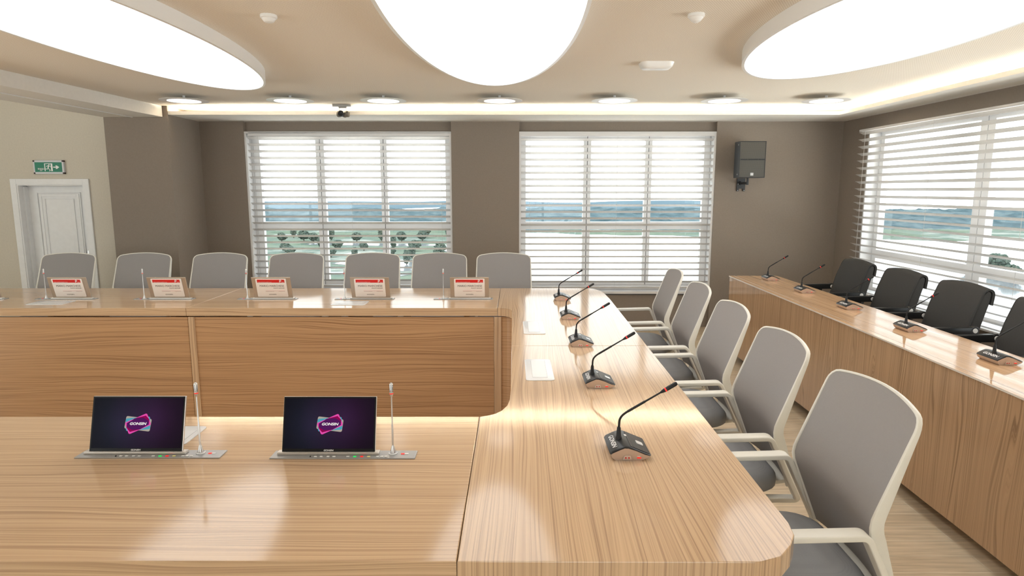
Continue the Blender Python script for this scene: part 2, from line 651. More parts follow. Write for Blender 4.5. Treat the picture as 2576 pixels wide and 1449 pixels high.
# brown wall block at the left end of the back wall
bm = B()
box(bm, -4.34, -3.655, 6.99, 8.05, ZF, 2.62)
struct(fin('wall_pilaster', bm, M['brown_wall']))
bm = B()
box(bm, -8.5, -5.42, 7.1, 7.4, ZF, 2.95)
box(bm, -4.69, -4.34, 7.1, 7.4, ZF, 2.95)
box(bm, -5.42, -4.69, 7.1, 7.4, 1.685, 2.95)
box(bm, -5.42, -4.69, 7.30, 7.4, ZF, 1.685)
struct(fin('wall_left_back', bm, M['beige_wall']))
bm = B()
box(bm, -8.5, -8.2, -3, 7.1, ZF, .15)
box(bm, -8.5, -8.2, -3, 7.1, 2.62, 2.95)
ADDED_LWIN = ((-2.6, .2), (.7, 3.5))
for ya, yb in ((-3, -2.6), (.2, .7), (3.5, 7.1)):
    box(bm, -8.5, -8.2, ya, yb, .15, 2.62)
struct(fin('wall_left', bm, M['beige_wall']))
for k, (ya, yb) in enumerate(ADDED_LWIN):
    bm = B()
    pfr = .06
    box(bm, -8.4, -8.32, ya, yb, .15, .15 + pfr); box(bm, -8.4, -8.32, ya, yb, 2.62 - pfr, 2.62)
    for y in (ya, ya + 1.37, yb - pfr):
        box(bm, -8.4, -8.32, y, y + pfr, .15 + pfr, 2.62 - pfr)
    wf = struct(fin('window_%d' % (6 + k), bm, M['window_white']))  # unseen left-wall windows, added to brighten the ceiling and left side
    bm = B(); box(bm, -8.365, -8.360, ya + pfr, yb - pfr, .15 + pfr, 2.62 - pfr)
    fin('window_glass', bm, M['glass'], wf)
bm = B()
box(bm, -8.5, 4.25, -3.3, -3.0, ZF, .15)
box(bm, -8.5, 4.25, -3.3, -3.0, 2.42, 2.95)
for xa, xb in ((-8.5, -7.2), (-4.6, -.4), (2.2, 4.25)):
    box(bm, xa, xb, -3.3, -3.0, .15, 2.42)
struct(fin('wall_front', bm, M['back_room']))
for k, (xa, xb) in enumerate(((-7.2, -4.6), (-.4, 2.2))):
    bm = B()
    pfr = .06
    box(bm, xa, xb, -3.2, -3.12, .15, .15 + pfr); box(bm, xa, xb, -3.2, -3.12, 2.42 - pfr, 2.42)
    for x in (xa, xa + 1.27, xb - pfr):
        box(bm, x, x + pfr, -3.2, -3.12, .15 + pfr, 2.42 - pfr)
    wf = struct(fin('window_%d' % (4 + k), bm, M['window_white']))  # unseen windows behind the camera, added to light the ceiling
    bm = B(); box(bm, xa + pfr, xb - pfr, -3.165, -3.160, .15 + pfr, 2.42 - pfr)
    fin('window_glass', bm, M['glass'], wf)
# ceiling
bm = B()
prism(bm, [(-3.685, 8.0), (-3.705, 6.98), (-3.79, 4.91), (-4.10, -3.0), (4.2, -3.0), (4.2, 8.0)], ZCEIL, 2.62)
struct(fin('ceiling', bm, M['ceiling']))
bm = B()
box(bm, -8.5, -4.0, -3, 7.4, 2.90, 3.0)
struct(fin('ceiling_left', bm, M['plaster_white']))
# left soffit beam
bm = B()
prism(bm, [(-3.685, 8.0), (-3.705, 6.98), (-3.79, 4.91), (-4.10, -3.0), (-4.78, -3.0), (-4.40, 5.68), (-4.345, 7.0), (-4.345, 8.0)][1:7], 2.39, 2.92)
struct(fin('beam', bm, M['plaster_white']))
bm = B()
prism(bm, [(-4.032, 6.98), (-4.10, 4.2), (-4.22, 0), (-4.208, 0), (-4.088, 4.2), (-4.020, 6.98)], 2.384, 2.391)
struct(fin('trim_1', bm, M['white_plastic']))
# cove ledge along the back and right walls
bm = B()
LY, LX = 7.0, 3.485
prism(bm, [(-3.655, LY + .014), (LX + .014, LY + .014), (LX + .014, -3.0), (XR + .02, -3.0), (XR + .02, YR + .02), (-3.655, YR + .02)], ZLEDGE, ZLEDGE + .012)
prism(bm, [(-3.655, LY), (LX, LY), (LX, -3.0), (LX + .014, -3.0), (LX + .014, LY + .014), (-3.655, LY + .014)], ZLEDGE, ZLEDGE + .037)
struct(fin('trim_2', bm, M['plaster_white']))
bm = B()
box(bm, -3.60, 3.62, 7.10, 7.13, ZLEDGE + .013, ZLEDGE + .022)
tag(fin('light_strip', bm, M['led']), 'warm light strip laid in the ceiling cove above the two windows', 'light', 'cove light strips')
bm = B()
box(bm, 3.585, 3.615, -2.8, 7.08, ZLEDGE + .013, ZLEDGE + .022)
tag(fin('light_strip', bm, M['led']), 'warm light strip laid in the ceiling cove along the right wall', 'light', 'cove light strips')

# ------------------------------------------------------------------ windows
def window(idx, x0, x1, z0, z1, panes, zp, loc, rz, yfront, yglass, dark_tr=False, sill_out=.0):
    """local x along the wall, local +y to the outside; panes = [(xa,xb)], zp=[(za,zb)...]"""
    root = new_obj('window_%d' % idx, None)
    root.location = loc
    root.rotation_euler = (0, 0, rz)
    struct(root)
    m = M['window_white']
    # casing lining the recess
    bm = B()
    t = .022
    y0, y1 = yfront, yglass - .03
    box(bm, x0, x0 + t, y0, y1, z0, z1)
    box(bm, x1 - t, x1, y0, y1, z0, z1)
    box(bm, x0 + t, x1 - t, y0, y1, z1 - t, z1)
    fin('casing', bm, m, root)
    bm = B()
    box(bm, x0, x1, y0 - sill_out, y1, z0, z0 + .03, .003)
    fin('window_sill', bm, m, root)
    gap = .075
    fx0, fx1 = panes[0][0] - gap, panes[-1][1] + gap
    fz0, fz1 = min(a for a, b in zp) - .05, max(b for a, b in zp) + gap * .8
    bm = B()
    ya, yb = yglass - .03, yglass + .05
    box(bm, x0, fx0, ya, yb, z0, z1)
    box(bm, fx1, x1, ya, yb, z0, z1)
    box(bm, fx0, fx1, ya, yb, z0, fz0)
    box(bm, fx0, fx1, ya, yb, fz1, z1)
    # stepped inner lip
    box(bm, fx0 - .012, fx0 - .004, ya - .008, ya, fz0 - .012, fz1 + .012)
    box(bm, fx1 + .004, fx1 + .012, ya - .008, ya, fz0 - .012, fz1 + .012)
    box(bm, fx0 - .012, fx1 + .012, ya - .008, ya, fz1 + .004, fz1 + .012)
    fin('window_frame', bm, m, root)
    # sashes
    zsort = sorted(zp)
    zc = [fz0] + [(zsort[i][1] + zsort[i + 1][0]) / 2 for i in range(len(zsort) - 1)] + [fz1]
    xc = [fx0] + [(panes[i][1] + panes[i + 1][0]) / 2 for i in range(len(panes) - 1)] + [fx1]
    g = .0035
    gl = B()
    for i, (pa, pb) in enumerate(panes):
        bm = B()
        for j, (za, zb) in enumerate(zsort):
            xa, xb = xc[i] + g, xc[i + 1] - g
            gz0 = g if (j == 0 or dark_tr) else 0
            gz1 = g if (j == len(zsort) - 1 or dark_tr) else 0
            zaa, zbb = zc[j] + gz0, zc[j + 1] - gz1
            yc, yd = yglass - .035, yglass + .03
            box(bm, xa, pa, yc, yd, zaa, zbb)
            box(bm, pb, xb, yc, yd, zaa, zbb)
            box(bm, pa, pb, yc, yd, zaa, za)
            box(bm, pa, pb, yc, yd, zb, zbb)
            box(gl, pa - .004, pb + .004, yglass, yglass + .004, za - .004, zb + .004)
        fin('sash', bm, m, root)
    fin('window_glass', gl, M['glass'], root)
    bm = B()
    for x in xc:
        box(bm, x - g * 1.2, x + g * 1.2, yglass - .02, yglass + .02, fz0 + .002, fz1 - .002)
    box(bm, fx0, fx1, yglass - .02, yglass + .02, fz1 - g, fz1 + g)
    if dark_tr:
        for z_ in zc[1:-1]:
            box(bm, fx0, fx1, yglass - .02, yglass + .02, z_ - g * 1.2, z_ + g * 1.2)
    fin('gasket', bm, M['rubber_black'], root)
    return root

window(1, W1[0], W1[1], WZ[0] + .02, WZ[1], [(-3.02, -2.35), (-2.25, -1.58), (-1.50, -.80)], [(.519, 1.151), (1.242, 2.216)], (0, 0, 0), 0, YB + .01, 7.85)
window(2, W2[0], W2[1], WZ[0] + .02, WZ[1], [(.166, .858), (.948, 1.597), (1.679, 2.300)], [(.519, 1.151), (1.242, 2.216)], (0, 0, 0), 0, YB + .01, 7.85, True)
Lw = OY1 - OY0
window(3, 0, Lw, OZ0, OZ1, [(.10, 1.52), (1.69, 3.11), (3.28, 4.70), (4.87, Lw - .10)], [(.56, .885), (.975, OZ1 - .05)], (XR, OY1, 0), -PI / 2, .0, .16, False, .04)

def blind(label, x0, x1, ztop, n, pitch, loc, rz, head_h=.05, head_top=2.30, cords=3, depth=.056, bottom=True):
    root = thing('venetian_blind', label, 'blind', loc, rz, 'white slatted blinds')
    bm = B()
    th = math.radians(26)
    for i in range(n):
        z = ztop - i * pitch
        # arc-shaped slat: room edge high, outer edge low
        pts_top = []
        for k in range(5):
            u = -1 + 2 * k / 4
            y = u * depth / 2 * math.cos(th)
            zz = -u * depth / 2 * math.sin(th) + .0022 * (1 - u * u)
            pts_top.append((y, z + zz))
        prof = pts_top + [(y, zz - .0022) for y, zz in pts_top[::-1]]
        prism(bm, prof, x0, x1, axis='x')
    fin('slats', bm, M['slat_white'], root)
    bm = B()
    box(bm, x0 + .01, x1 - .01, -.03, .03, head_top - head_h, head_top, .004)
    fin('head_rail', bm, M['window_white'], root)
    zb = ztop - n * pitch
    if bottom:
        bm = B()
        box(bm, x0, x1, -.024, .024, zb, zb + .018, .004)
        fin('bottom_rail', bm, M['slat_white'], root)
    for k in range(cords):
        x = x0 + (x1 - x0) * ((k + .12) / (cords - .76) if cords > 1 else .5)
        bm = B()
        tube(bm, [(x, -.029, head_top - head_h), (x + .002, -.029, (zb + head_top) / 2), (x, -.029, zb + .01)], .0012, 5)
        fin('lift_cord', bm, M['slat_white'], root)
    return root
blind('white venetian blind with open slats on the left of the two back windows', -3.112, -.712, 2.231, 23, .0768, (0, 7.72, 0), 0)
blind('white venetian blind with open slats on the back window beside the wall speaker', .088, 2.396, 2.211, 23, .0768, (0, 7.72, 0), 0)
blind('long white venetian blind hanging over the right-hand wall window behind the black chairs', 0, 5.9, 2.232, 23, .0752, (3.815, 7.165, 0), -PI / 2, .022, 2.272, 6)

# ------------------------------------------------------------------ door, sign
root = new_obj('door_1', None)
root.location = (-5.055, 7.1, 0)
struct(root)
bm = B()
fw, fo = .365, .43
for s in (-1, 1):
    a, b_ = sorted((s * fw, s * fo))
    box(bm, a, b_, -.018, .0, ZF, 1.745, .003)
box(bm, -fw, fw, -.018, .0, 1.685, 1.745, .003)
# stepped jambs inside the opening
for s in (-1, 1):
    a, b_ = sorted((s * (fw - .012), s * fw))
    box(bm, a, b_, -.01, .115, ZF, 1.673)
    a, b_ = sorted((s * (fw - .03), s * (fw - .012)))
    box(bm, a, b_, .06, .115, ZF, 1.66)
box(bm, -fw, fw, -.01, .115, 1.673, 1.685)
fin('door_frame', bm, M['door_white'], root)
bm = B()
box(bm, -.35, .35, .115, .155, ZF + .004, 1.672)
def pframe(bm, x0, x1, z0, z1, w, y0, y1):
    for (a, b_, c, d) in ((x0, x0 + w, z0, z1), (x1 - w, x1, z0, z1), (x0 + w, x1 - w, z0, z0 + w), (x0 + w, x1 - w, z1 - w, z1)):
        box(bm, a, b_, y0, y1, c, d, .002, 1)
for z0, z1 in ((.13, .66), (.76, 1.60)):
    pframe(bm, -.245, .245, z0, z1, .012, .103, .115)
    pframe(bm, -.225, .225, z0 + .02, z1 - .02, .03, .109, .115)
    pframe(bm, -.165, .165, z0 + .07, z1 - .07, .008, .107, .115)
fin('door_leaf', bm, M['door_white'], root)
bm = B()
box(bm, .262, .30, .105, .115, .79, .95, .003)
tube(bm, [(.281, .105, .90), (.281, .07, .90), (.27, .062, .90), (.19, .062, .90)], .008)
fin('door_handle', bm, M['silver'], root)

sg = thing('exit_sign', 'green running-man exit sign with arrow above the white door', 'sign', (-5.037, 7.1, 1.87))
bm = B()
box(bm, -.160, .160, -.022, 0, -.066, .066)
fin('sign_body', bm, M['silver'], sg)
bm = B()
for (a, b_, c, d) in ((-.150, .150, .052, .073), (-.150, .150, -.073, -.052), (-.166, -.150, -.057, .057), (.146, .166, -.057, .057)):
    box(bm, a, b_, -.027, -.0, c, d, .002, 1)
fin('sign_border', bm, M['sign_frame'], sg)
for sx in (-1, 1):
    for sz in (-1, 1):
        bm = B()
        x = sx * .158
        box(bm, x - .0085, x + .0085, -.029, 0, sz * .065 - .0085, sz * .065 + .0085, .001, 1)
        fin('corner_cap', bm, M['dark_corner'], sg)
bm = B()
box(bm, -.150, .147, -.0245, -.022, -.053, .053)
fin('green_panel', bm, M['sign_green'], sg)
def flat(bm, pts, y, t=.0012):
    prism(bm, pts, y - t, y, axis='y')
bm = B()
yy = -.0245
# door outline
flat(bm, [(-.045, -.042), (-.045, .040), (.043, .040), (.043, -.042), (.025, -.042), (.025, .034), (-.036, .034), (-.036, -.042)], yy)
fin('doorway_symbol', bm, M['text_white'], sg)
bm = B()
YO = [0]
def limb(bm, pts, w, y):
    YO[0] += .0002
    y -= YO[0]
    pts = [Vector((p[0], 0, p[1])) for p in pts]
    for a, b_ in zip(pts, pts[1:]):
        d = (b_ - a).normalized()
        n = Vector((-d.z, 0, d.x)) * w / 2
        c = [a + n, a - n, b_ - n, b_ + n]
        flat(bm, [(q.x, q.z) for q in c], y)
    for p in pts:
        y -= .00004
        flat(bm, [(p.x + w / 2 * math.cos(k * PI / 4), p.z + w / 2 * math.sin(k * PI / 4)) for k in range(8)], y)
flat(bm, [(.008 + .0065 * math.cos(k * PI / 6), .026 + .0065 * math.sin(k * PI / 6)) for k in range(12)], yy - .001)
limb(bm, [(.002, .014), (-.006, -.008)], .013, yy - .001)
limb(bm, [(.0, .017), (-.015, .014), (-.022, .004)], .005, yy - .001)
limb(bm, [(.006, .015), (.018, .006), (.029, .004)], .005, yy - .001)
limb(bm, [(-.006, -.008), (-.008, -.020), (-.030, -.020)], .0065, yy - .001)
limb(bm, [(-.003, -.008), (.006, -.022), (.017, -.033), (.008, -.040)], .0065, yy - .001)
fin('running_figure', bm, M['text_white'], sg)
bm = B()
flat(bm, [(.050, -.006), (.050, .005), (.082, .005), (.074, .018), (.090, .018), (.116, -.0005), (.090, -.019), (.074, -.019), (.082, -.006)], yy)
fin('arrow', bm, M['text_white'], sg)
text_mesh('\u5b89\u5168\u51fa\u53e3', .0185, M['text_white'], sg, frame((-.083, -.0258, -.020), (1, 0, 0), (0, 0, 1)), 'lettering', offset=.0004)
text_mesh('EXIT', .0135, M['text_white'], sg, frame((-.083, -.0258, -.037), (1, 0, 0), (0, 0, 1)), 'lettering', offset=.0003)

# ------------------------------------------------------------------ tables
ZT, TH = .78, .058
def table_top(name_root, label, pts, m, group='sections of the large conference table', extra=None):
    t = thing('conference_table', label, 'table', (0, 0, 0), 0, group)
    bm = B()
    prism(bm, pts, ZT - TH, ZT, .0025)
    fin('table_top', bm, m, t)
    return t
XL = -5.6
front = table_top('f', 'near section of the wooden conference table holding the two lit monitors',
                  [(XL, 1.355), (-.1275, 1.355), (-.1225, 2.304), (XL, 2.304)], M['wood_x'])
bm = B(); box(bm, XL, -.13, 2.21, 2.235, .03, ZT - TH - .001); fin('modesty_panel', bm, M['wood_panel'], front)
bm = B(); box(bm, -5.3, -.3, 1.62, 1.66, ZF, ZT - TH - .001); fin('base_panel', bm, M['wood_panel'], front)

nearw = table_top('wn', 'near half of the right table wing with the rounded front corner',
                  [(-.1255, 1.355), (.556, 1.352), (.571, 1.355), (.625, 1.374), (.668, 1.422), (.697, 1.47), (.706, 1.527), (.7395, 3.4155),
                   (-.003, 3.4155), (-.005, 2.634), (-.009, 2.50), (-.018, 2.43), (-.037, 2.368), (-.062, 2.332), (-.09, 2.312), (-.1205, 2.304)], M['wood_y'])
bm = B(); prism(bm, [(.02, 3.4155), (.02, 2.42), (.005, 2.36), (-.03, 2.30), (-.03, 2.27), (.022, 2.30), (.04, 2.36), (.045, 2.42), (.045, 3.4155)], .03, ZT - TH - .001)
fin('modesty_panel', bm, M['wood_panel'], nearw)
bm = B(); box(bm, .30, .34, 1.65, 3.35, ZF, ZT - TH - .001, .002); fin('base_panel', bm, M['wood_side'], nearw)
bm = B(); box(bm, .08, .42, 1.60, 1.64, ZF, ZT - TH - .001, .002); fin('end_panel', bm, M['wood_side'], nearw)

farw = table_top('wf', 'far half of the right table wing reflecting the back window',
                 [(-.003, 3.417), (.7395, 3.417), (.7655, 4.922), (.762, 5.215), (.752, 5.31), (.735, 5.385), (.712, 5.450), (.672, 5.497), (-.0985, 5.497),
                  (-.1035, 4.547)] + [(-.1 + .1 * math.sin(a), 4.447 + .1 * math.cos(a)) for a in [math.radians(x) for x in (15, 35, 55, 75, 90)]] + [(-.001, 4.053)], M['wood_y'])
bm = B()
cz_ = (-.090, 4.452)
co = [(-.077, 4.557)] + [(cz_[0] + .105 * math.sin(math.radians(a)), cz_[1] + .105 * math.cos(math.radians(a))) for a in (15, 30, 45, 60, 75, 90)]
ci = [(cz_[0] + .127 * math.sin(math.radians(a)), cz_[1] + .127 * math.cos(math.radians(a))) for a in (90, 75, 60, 45, 30, 15)] + [(-.077, 4.579)]
prism(bm, co + [(.015, 3.417), (.037, 3.417)] + ci, ZF, ZT - TH - .008)
fin('modesty_panel', bm, M['wood_panel'], farw)
bm = B(); box(bm, .32, .36, 3.5, 5.2, ZF, ZT - TH - .001, .002); fin('base_panel', bm, M['wood_side'], farw)

backr = table_top('br', 'right half of the back conference table, under the three right-hand name cards',
                  [(-2.3545, 4.547), (-.106, 4.547), (-.1005, 5.497), (-2.3425, 5.497)], M['wood_x'])
bm = B(); box(bm, -2.352, -.132, 4.556, 4.578, ZF, ZT - TH - .010, .001); fin('modesty_panel', bm, M['wood_panel'], backr)
bm = B(); box(bm, -.130, -.0775, 4.549, 4.578, ZF, ZT - TH - .008, .002); fin('panel_post', bm, M['wood_zx'], backr)
bm = B(); box(bm, -2.346, -2.300, 4.549, 4.556, ZF, ZT - TH - .008, .002); fin('panel_post', bm, M['wood_zx'], backr)
for x in (-2.25, -1.2, -.35):
    bm = B(); box(bm, x, x + .04, 4.60, 5.25, ZF, ZT - TH - .001, .002); fin('leg_panel', bm, M['wood_side'], backr)
backl = table_top('bl', 'back section of the conference table, left half in front of the brown wall',
                  [(XL, 4.547), (-2.3575, 4.547), (-2.3455, 5.497), (XL, 5.497)], M['wood_x'])
bm = B(); box(bm, XL, -2.354, 4.556, 4.578, ZF, ZT - TH - .010, .001); fin('modesty_panel', bm, M['wood_panel'], backl)
for x in (-5.3, -4.4, -3.4, -2.5):
    bm = B(); box(bm, x, x + .04, 4.60, 5.25, ZF, ZT - TH - .001, .002); fin('leg_panel', bm, M['wood_side'], backl)

# side desk: long glossy desk with a full front panel
fp = [(2.163, 6.318), (2.152, 5.60), (2.140, 4.74), (2.130, 3.94), (2.119, 3.45), (2.108, 3.09), (2.102, 2.77), (2.092, 2.50), (2.05, 1.2)]
sd = thing('side_desk', 'long glossy wooden desk by the right wall with black chairs behind it', 'desk', (0, 0, 0))
bm = B()
prism(bm, fp + [(2.55, 1.2), (2.585, 2.5), (2.602, 3.45), (2.62, 4.74), (2.64, 6.318)], ZT - .009, ZT, .0015)
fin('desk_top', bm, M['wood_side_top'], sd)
bm = B()
q = [(x + .004, y) for x, y in fp]
q[0] = (q[0][0], 6.314)
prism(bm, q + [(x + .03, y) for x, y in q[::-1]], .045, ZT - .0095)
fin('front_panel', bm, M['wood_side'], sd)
bm = B(); box(bm, 2.20, 2.62, 6.285, 6.314, .045, ZT - .0095); fin('end_panel', bm, M['wood_side'], sd)
bm = B(); prism(bm, [(2.28, 6.2), (2.22, 1.25), (2.42, 1.25), (2.48, 6.2)], ZF, .046); fin('plinth', bm, M['rubber_black'], sd)
bm = B()
prism(bm, [(x + .045, y) for x, y in fp] + [(x + .047, y) for x, y in fp[::-1]], ZT, ZT + .0004)
fin('inlay_line', bm, M['alu'], sd)
bm = B()
prism(bm, [(x - .0015, y) for x, y in fp] + [(x + .002, y) for x, y in fp[::-1]], ZT - .0088, ZT - .0005)
fin('edge_strip', bm, M['edge_pale'], sd)

# ------------------------------------------------------------------ cable boxes
def cable_box(label, x0, x1, y0, y1, longx):
    cx, cy = (x0 + x1) / 2, (y0 + y1) / 2
    t = thing('cable_box', label, 'cable box', (cx, cy, ZT), 0, 'white flush cable boxes in the table tops')
    w, d = x1 - x0, y1 - y0
    bm = B(); prism(bm, rrect(w, d, .016), 0, .003, .0008); fin('plate', bm, M['riser_white'], t, True)
    bm = B()
    if longx:
        box(bm, -w * .30, w * .42, -d * .24, d * .24, .003, .0042, .0005, 1)
        fin('lid', bm, M['riser_white'], t)
        bm = B(); pframe2(bm, -w * .30, w * .42, -d * .24, d * .24, .0012, .003, .0036); fin('lid_gap', bm, M['plate_grey'], t)
    else:
        box(bm, -w * .26, w * .26, -d * .38, d * .42, .003, .0042, .0005, 1)
        fin('lid', bm, M['riser_white'], t)
        bm = B(); pframe2(bm, -w * .26, w * .26, -d * .38, d * .42, .0012, .003, .0036); fin('lid_gap', bm, M['plate_grey'], t)
    return t
def pframe2(bm, x0, x1, y0, y1, w, z0, z1):
    for (a, b_, c, d) in ((x0 - w, x0, y0 - w, y1 + w), (x1, x1 + w, y0 - w, y1 + w), (x0, x1, y0 - w, y0), (x0, x1, y1, y1 + w)):
        box(bm, a, b_, c, d, z0, z1)
cable_box('white cable box in the right wing, far one beside the second farthest microphone', .070, .198, 3.695, 4.065, False)
cable_box('white cable box in the right wing, near one beside the second nearest microphone', .063, .191, 2.761, 3.12, False)
cable_box('white cable box half hidden behind the left lit monitor', -1.35, -1.092, 2.03, 2.198, True)
cable_box('white cable box in the back table, before the leftmost whole name card', -3.62, -3.345, 4.677, 4.85, True)
cable_box('white cable box in the back table in front of the middle microphones', -1.345, -1.09, 4.655, 4.832, True)

# ------------------------------------------------------------------ monitor units
def gooseneck(parent, x, y, h):
    g = B(); lathe(g, [(.014, 0), (.0145, .003), (.012, .0045), (.0115, .003)], 20, (x, y, .004))
    fin('socket_ring', g, M['riser_white'], parent, True)
    g = B(); lathe(g, [(.0085, 0), (.008, .008), (.0045, .024), (.003, .028)], 14, (x, y, .005))
    fin('neck_collar', g, M['silver'], parent, True)
    g = B(); tube(g, [(x, y, .03), (x, y, .10), (x, y, .105), (x, y, h - .045)], [.0032, .0032, .0024, .0022], 8)
    fin('gooseneck', g, M['silver'], parent, True)
    g = B(); lathe(g, [(.0024, 0), (.0052, .008), (.0056, .012), (.0056, .042), (.003, .046), (0, .0465)], 14, (x, y, h - .047))
    cap = fin('microphone_capsule', g, M['silver'], parent, True)
    g = B()
    for k in range(5):
        for a in (-60, 0, 60, 180):
            aa = math.radians(a - 90)
            cxx, cyy = x + .0056 * math.cos(aa), y + .0056 * math.sin(aa)
            box(g, cxx - .0012, cxx + .0012, cyy - .0006, cyy + .0006, h - .029 + k * .0048, h - .0268 + k * .0048)
    fin('slots', g, M['rubber_black'], cap)
    g = B(); lathe(g, [(.0060, 0), (.0060, .003)], 14, (x, y, h - .037))
    fin('light_ring', g, M['red'], parent, True)

MW, MH, TILT = .300, .176, math.radians(16)
def tilt_frame(x=0, y=0.0, z=.010):
    """matrix: local x right, local y = depth (back), local z up the panel"""
    return Matrix.Translation((x, y, z)) @ Matrix.Rotation(-TILT, 4, 'X')

def console(label, loc, rz, group, screen=True):
    t = thing('monitor_unit', label, 'monitor', loc, rz, group)
    bm = B(); box(bm, -.230, .230, -.030, .030, 0, .004, .0008, 1); fin('plate', bm, M['plate_grey'], t)
    mx = -.051
    bm = B(); box(bm, mx - .163, mx + .163, -.008, .016, .004, .013, .002); fin('monitor_foot', bm, M['alu'], t)
    T = tilt_frame(mx, .0, .011)
    def addp(name, bm_, m, parent=t, smooth=False):
        o = fin(name, bm_, m, parent, smooth)
        o.matrix_local = T if parent is t else Matrix.Identity(4)
        return o
    bm = B(); box(bm, -MW / 2, MW / 2, .0, .009, 0, MH, .002)
    case = addp('monitor_case', bm, M['alu'] if screen else M['taupe_metal'])
    bm = B(); box(bm, -MW / 2 + .0012, MW / 2 - .0012, -.0012, .0, .0012, MH - .0012, .0004, 1)
    addp('bezel', bm, M['bezel'])
    bm = B(); box(bm, -MW / 2 + .006, MW / 2 - .006, -.0018, -.0012, .011, MH - .006)
    scr = addp('screen', bm, M['screen'])
    if screen:
        # logo of overlapping rounded cards
        cx, cz = .002, .088
        def card(name, w, h, ang, m, y, dx=0, dz=0):
            bm_ = B()
            pts = rrect(w, h, .005, 4)
            a = math.radians(ang)
            prism(bm_, [(cx + dx + p[0] * math.cos(a) - p[1] * math.sin(a), cz + dz + p[0] * math.sin(a) + p[1] * math.cos(a)) for p in pts], y - .0002, y, axis='y')
            return fin(name, bm_, m, scr)
        card('logo_card', .083, .040, -7, M['s_beige'], -.0019)
        card('logo_card', .078, .040, 5, M['s_cyan'], -.0022)
        card('logo_card', .076, .040, 24, M['s_pink'], -.0025)
        # overlap colours
        bm_ = B()
        prism(bm_, [(cx + px_, cz + pz_) for px_, pz_ in ((-.036, -.012), (-.024, -.026), (.010, -.017), (.036, .003), (.036, .014), (.024, .026), (-.012, .017), (-.036, -.003))], -.0030, -.0028, axis='y')
        fin('logo_overlap', bm_, M['s_magenta'], scr)
        bm_ = B()
        prism(bm_, [(cx + px_, cz + pz_) for px_, pz_ in ((-.034, -.010), (-.018, -.019), (.008, -.018), (.036, -.002), (.034, .010), (.018, .019), (-.008, .018), (-.036, .002))], -.0033, -.0031, axis='y')
        fin('logo_centre', bm_, M['s_purple'], scr)
        text_mesh('GONSIN', .0112, M['s_white'], scr, frame((cx, -.0036, cz), (1, 0, 0), (0, 0, 1)), 'lettering', offset=.00035, shear=.22, sx=1.25)
        text_mesh('GONSIN', .0068, M['text_white'], case, frame((0, -.0020, .0055), (1, 0, 0), (0, 0, 1)), 'lettering', offset=.0002, shear=.2, sx=1.2)
    else:
        # white name card on the back of the monitor
        yb = .009
        bm = B(); prism(bm, rrect(.236, .152, .006, 4, 0, .090), yb, yb + .005, .001, axis='y')
        cd = addp('name_card', bm, M['card'], t, True)
        # reading direction seen from behind: -x ; normal +y
        def F(x, z, y=yb + .0055):
            return frame((-x, y, .090 + z), (-1, 0, 0), (0, 0, 1))
        bm = B(); box(bm, -.1055, .1055, yb + .005, yb + .0054, .135, .160)
        addp('red_band', bm, M['card_red'], cd)
        text_mesh('GONSIN CONFERENCE EQUIPMENT CO.,LTD', .0052, M['text_white'], cd, F(-.100, .049, yb + .0057), 'lettering', 'LEFT', offset=.0001)
        # white emblem
        bm = B()
        def ring(bm_, cx_, cz_, r0, r1, a0, a1, n=14):
            pts = [(-(cx_ + r1 * math.cos(math.radians(a0 + (a1 - a0) * i / n))), cz_ + r1 * math.sin(math.radians(a0 + (a1 - a0) * i / n))) for i in range(n + 1)]
            pts += [(-(cx_ + r0 * math.cos(math.radians(a1 + (a0 - a1) * i / n))), cz_ + r0 * math.sin(math.radians(a1 + (a0 - a1) * i / n))) for i in range(n + 1)]
            prism(bm_, pts, yb + .0054, yb + .0058, axis='y')
        ring(bm, .074, .151, .0035, .0075, -60, 190)
        ring(bm, .069, .146, .0005, .0035, 20, 300)
        prism(bm, [(-.078, .147), (-.070, .147), (-.064, .139), (-.068, .1375), (-.074, .1425)], yb + .0054, yb + .0058, axis='y')
        addp('emblem', bm, M['text_white'], cd)
        text_mesh('GONSIN', .0045, M['text_white'], cd, F(.0915, .0495, yb + .0058), 'lettering', offset=.0001)
        text_mesh('MARIO MARCHESE', .0215, M['text_black'], cd, F(.098, .0165), 'lettering', 'RIGHT', sx=1.06)
        text_mesh('PRODUCT MANAGER', .0088, M['text_grey'], cd, F(.098, -.0015), 'lettering', 'RIGHT', offset=.0002)
        bm = B(); box(bm, -.098, .052, yb + .005, yb + .0055, .0645, .0658)
        addp('red_rule', bm, M['line_pink'], cd)
        text_mesh('HTTP://WWW.GONSIN.COM', .005, M['text_grey'], cd, F(-.050, -.0295), 'lettering', 'LEFT')
        text_mesh('INFO@GONSIN.COM', .005, M['text_grey'], cd, F(.098, -.0295), 'lettering', 'RIGHT')
        text_mesh('GONSIN.', .0125, M['text_grey'], cd, F(0, -.055), 'lettering', offset=.0001, shear=.2, sx=1.2)
    # buttons
    spec = [(335, 'x'), (400, 'w'), (472, 'w'), (557, 'w'), (630, 'w'), (803, 'w'), (889, 'g'), (976, 'r'), (1063, 'y'), (1175, 'w'), (1225, 'w'), (1277, 'w')]
    for px_, k in spec:
        x = (180 + px_ / 4.77 - 1288) * 1.955 / 1610 + 1.157
        bm = B()
        w = .0016 if k == 'x' else .0048
        box(bm, x - w, x + w, -.0235, -.0175, .004, .0068, .0012, 2)
        fin('button', bm, {'w': M['btn_white'], 'g': M['green_btn'], 'r': M['red'], 'y': M['yellow_btn'], 'x': M['rubber_black']}[k], t, True)
    gooseneck(t, .155, .005, .240)
    for (x0, x1, m_) in ((.181, .1925, M['red']), (.1925, .205, M['riser_white'])):
        bm = B(); box(bm, x0, x1, -.002, .006, .004, .0055, .0005, 1); fin('switch', bm, m_, t)
    return t

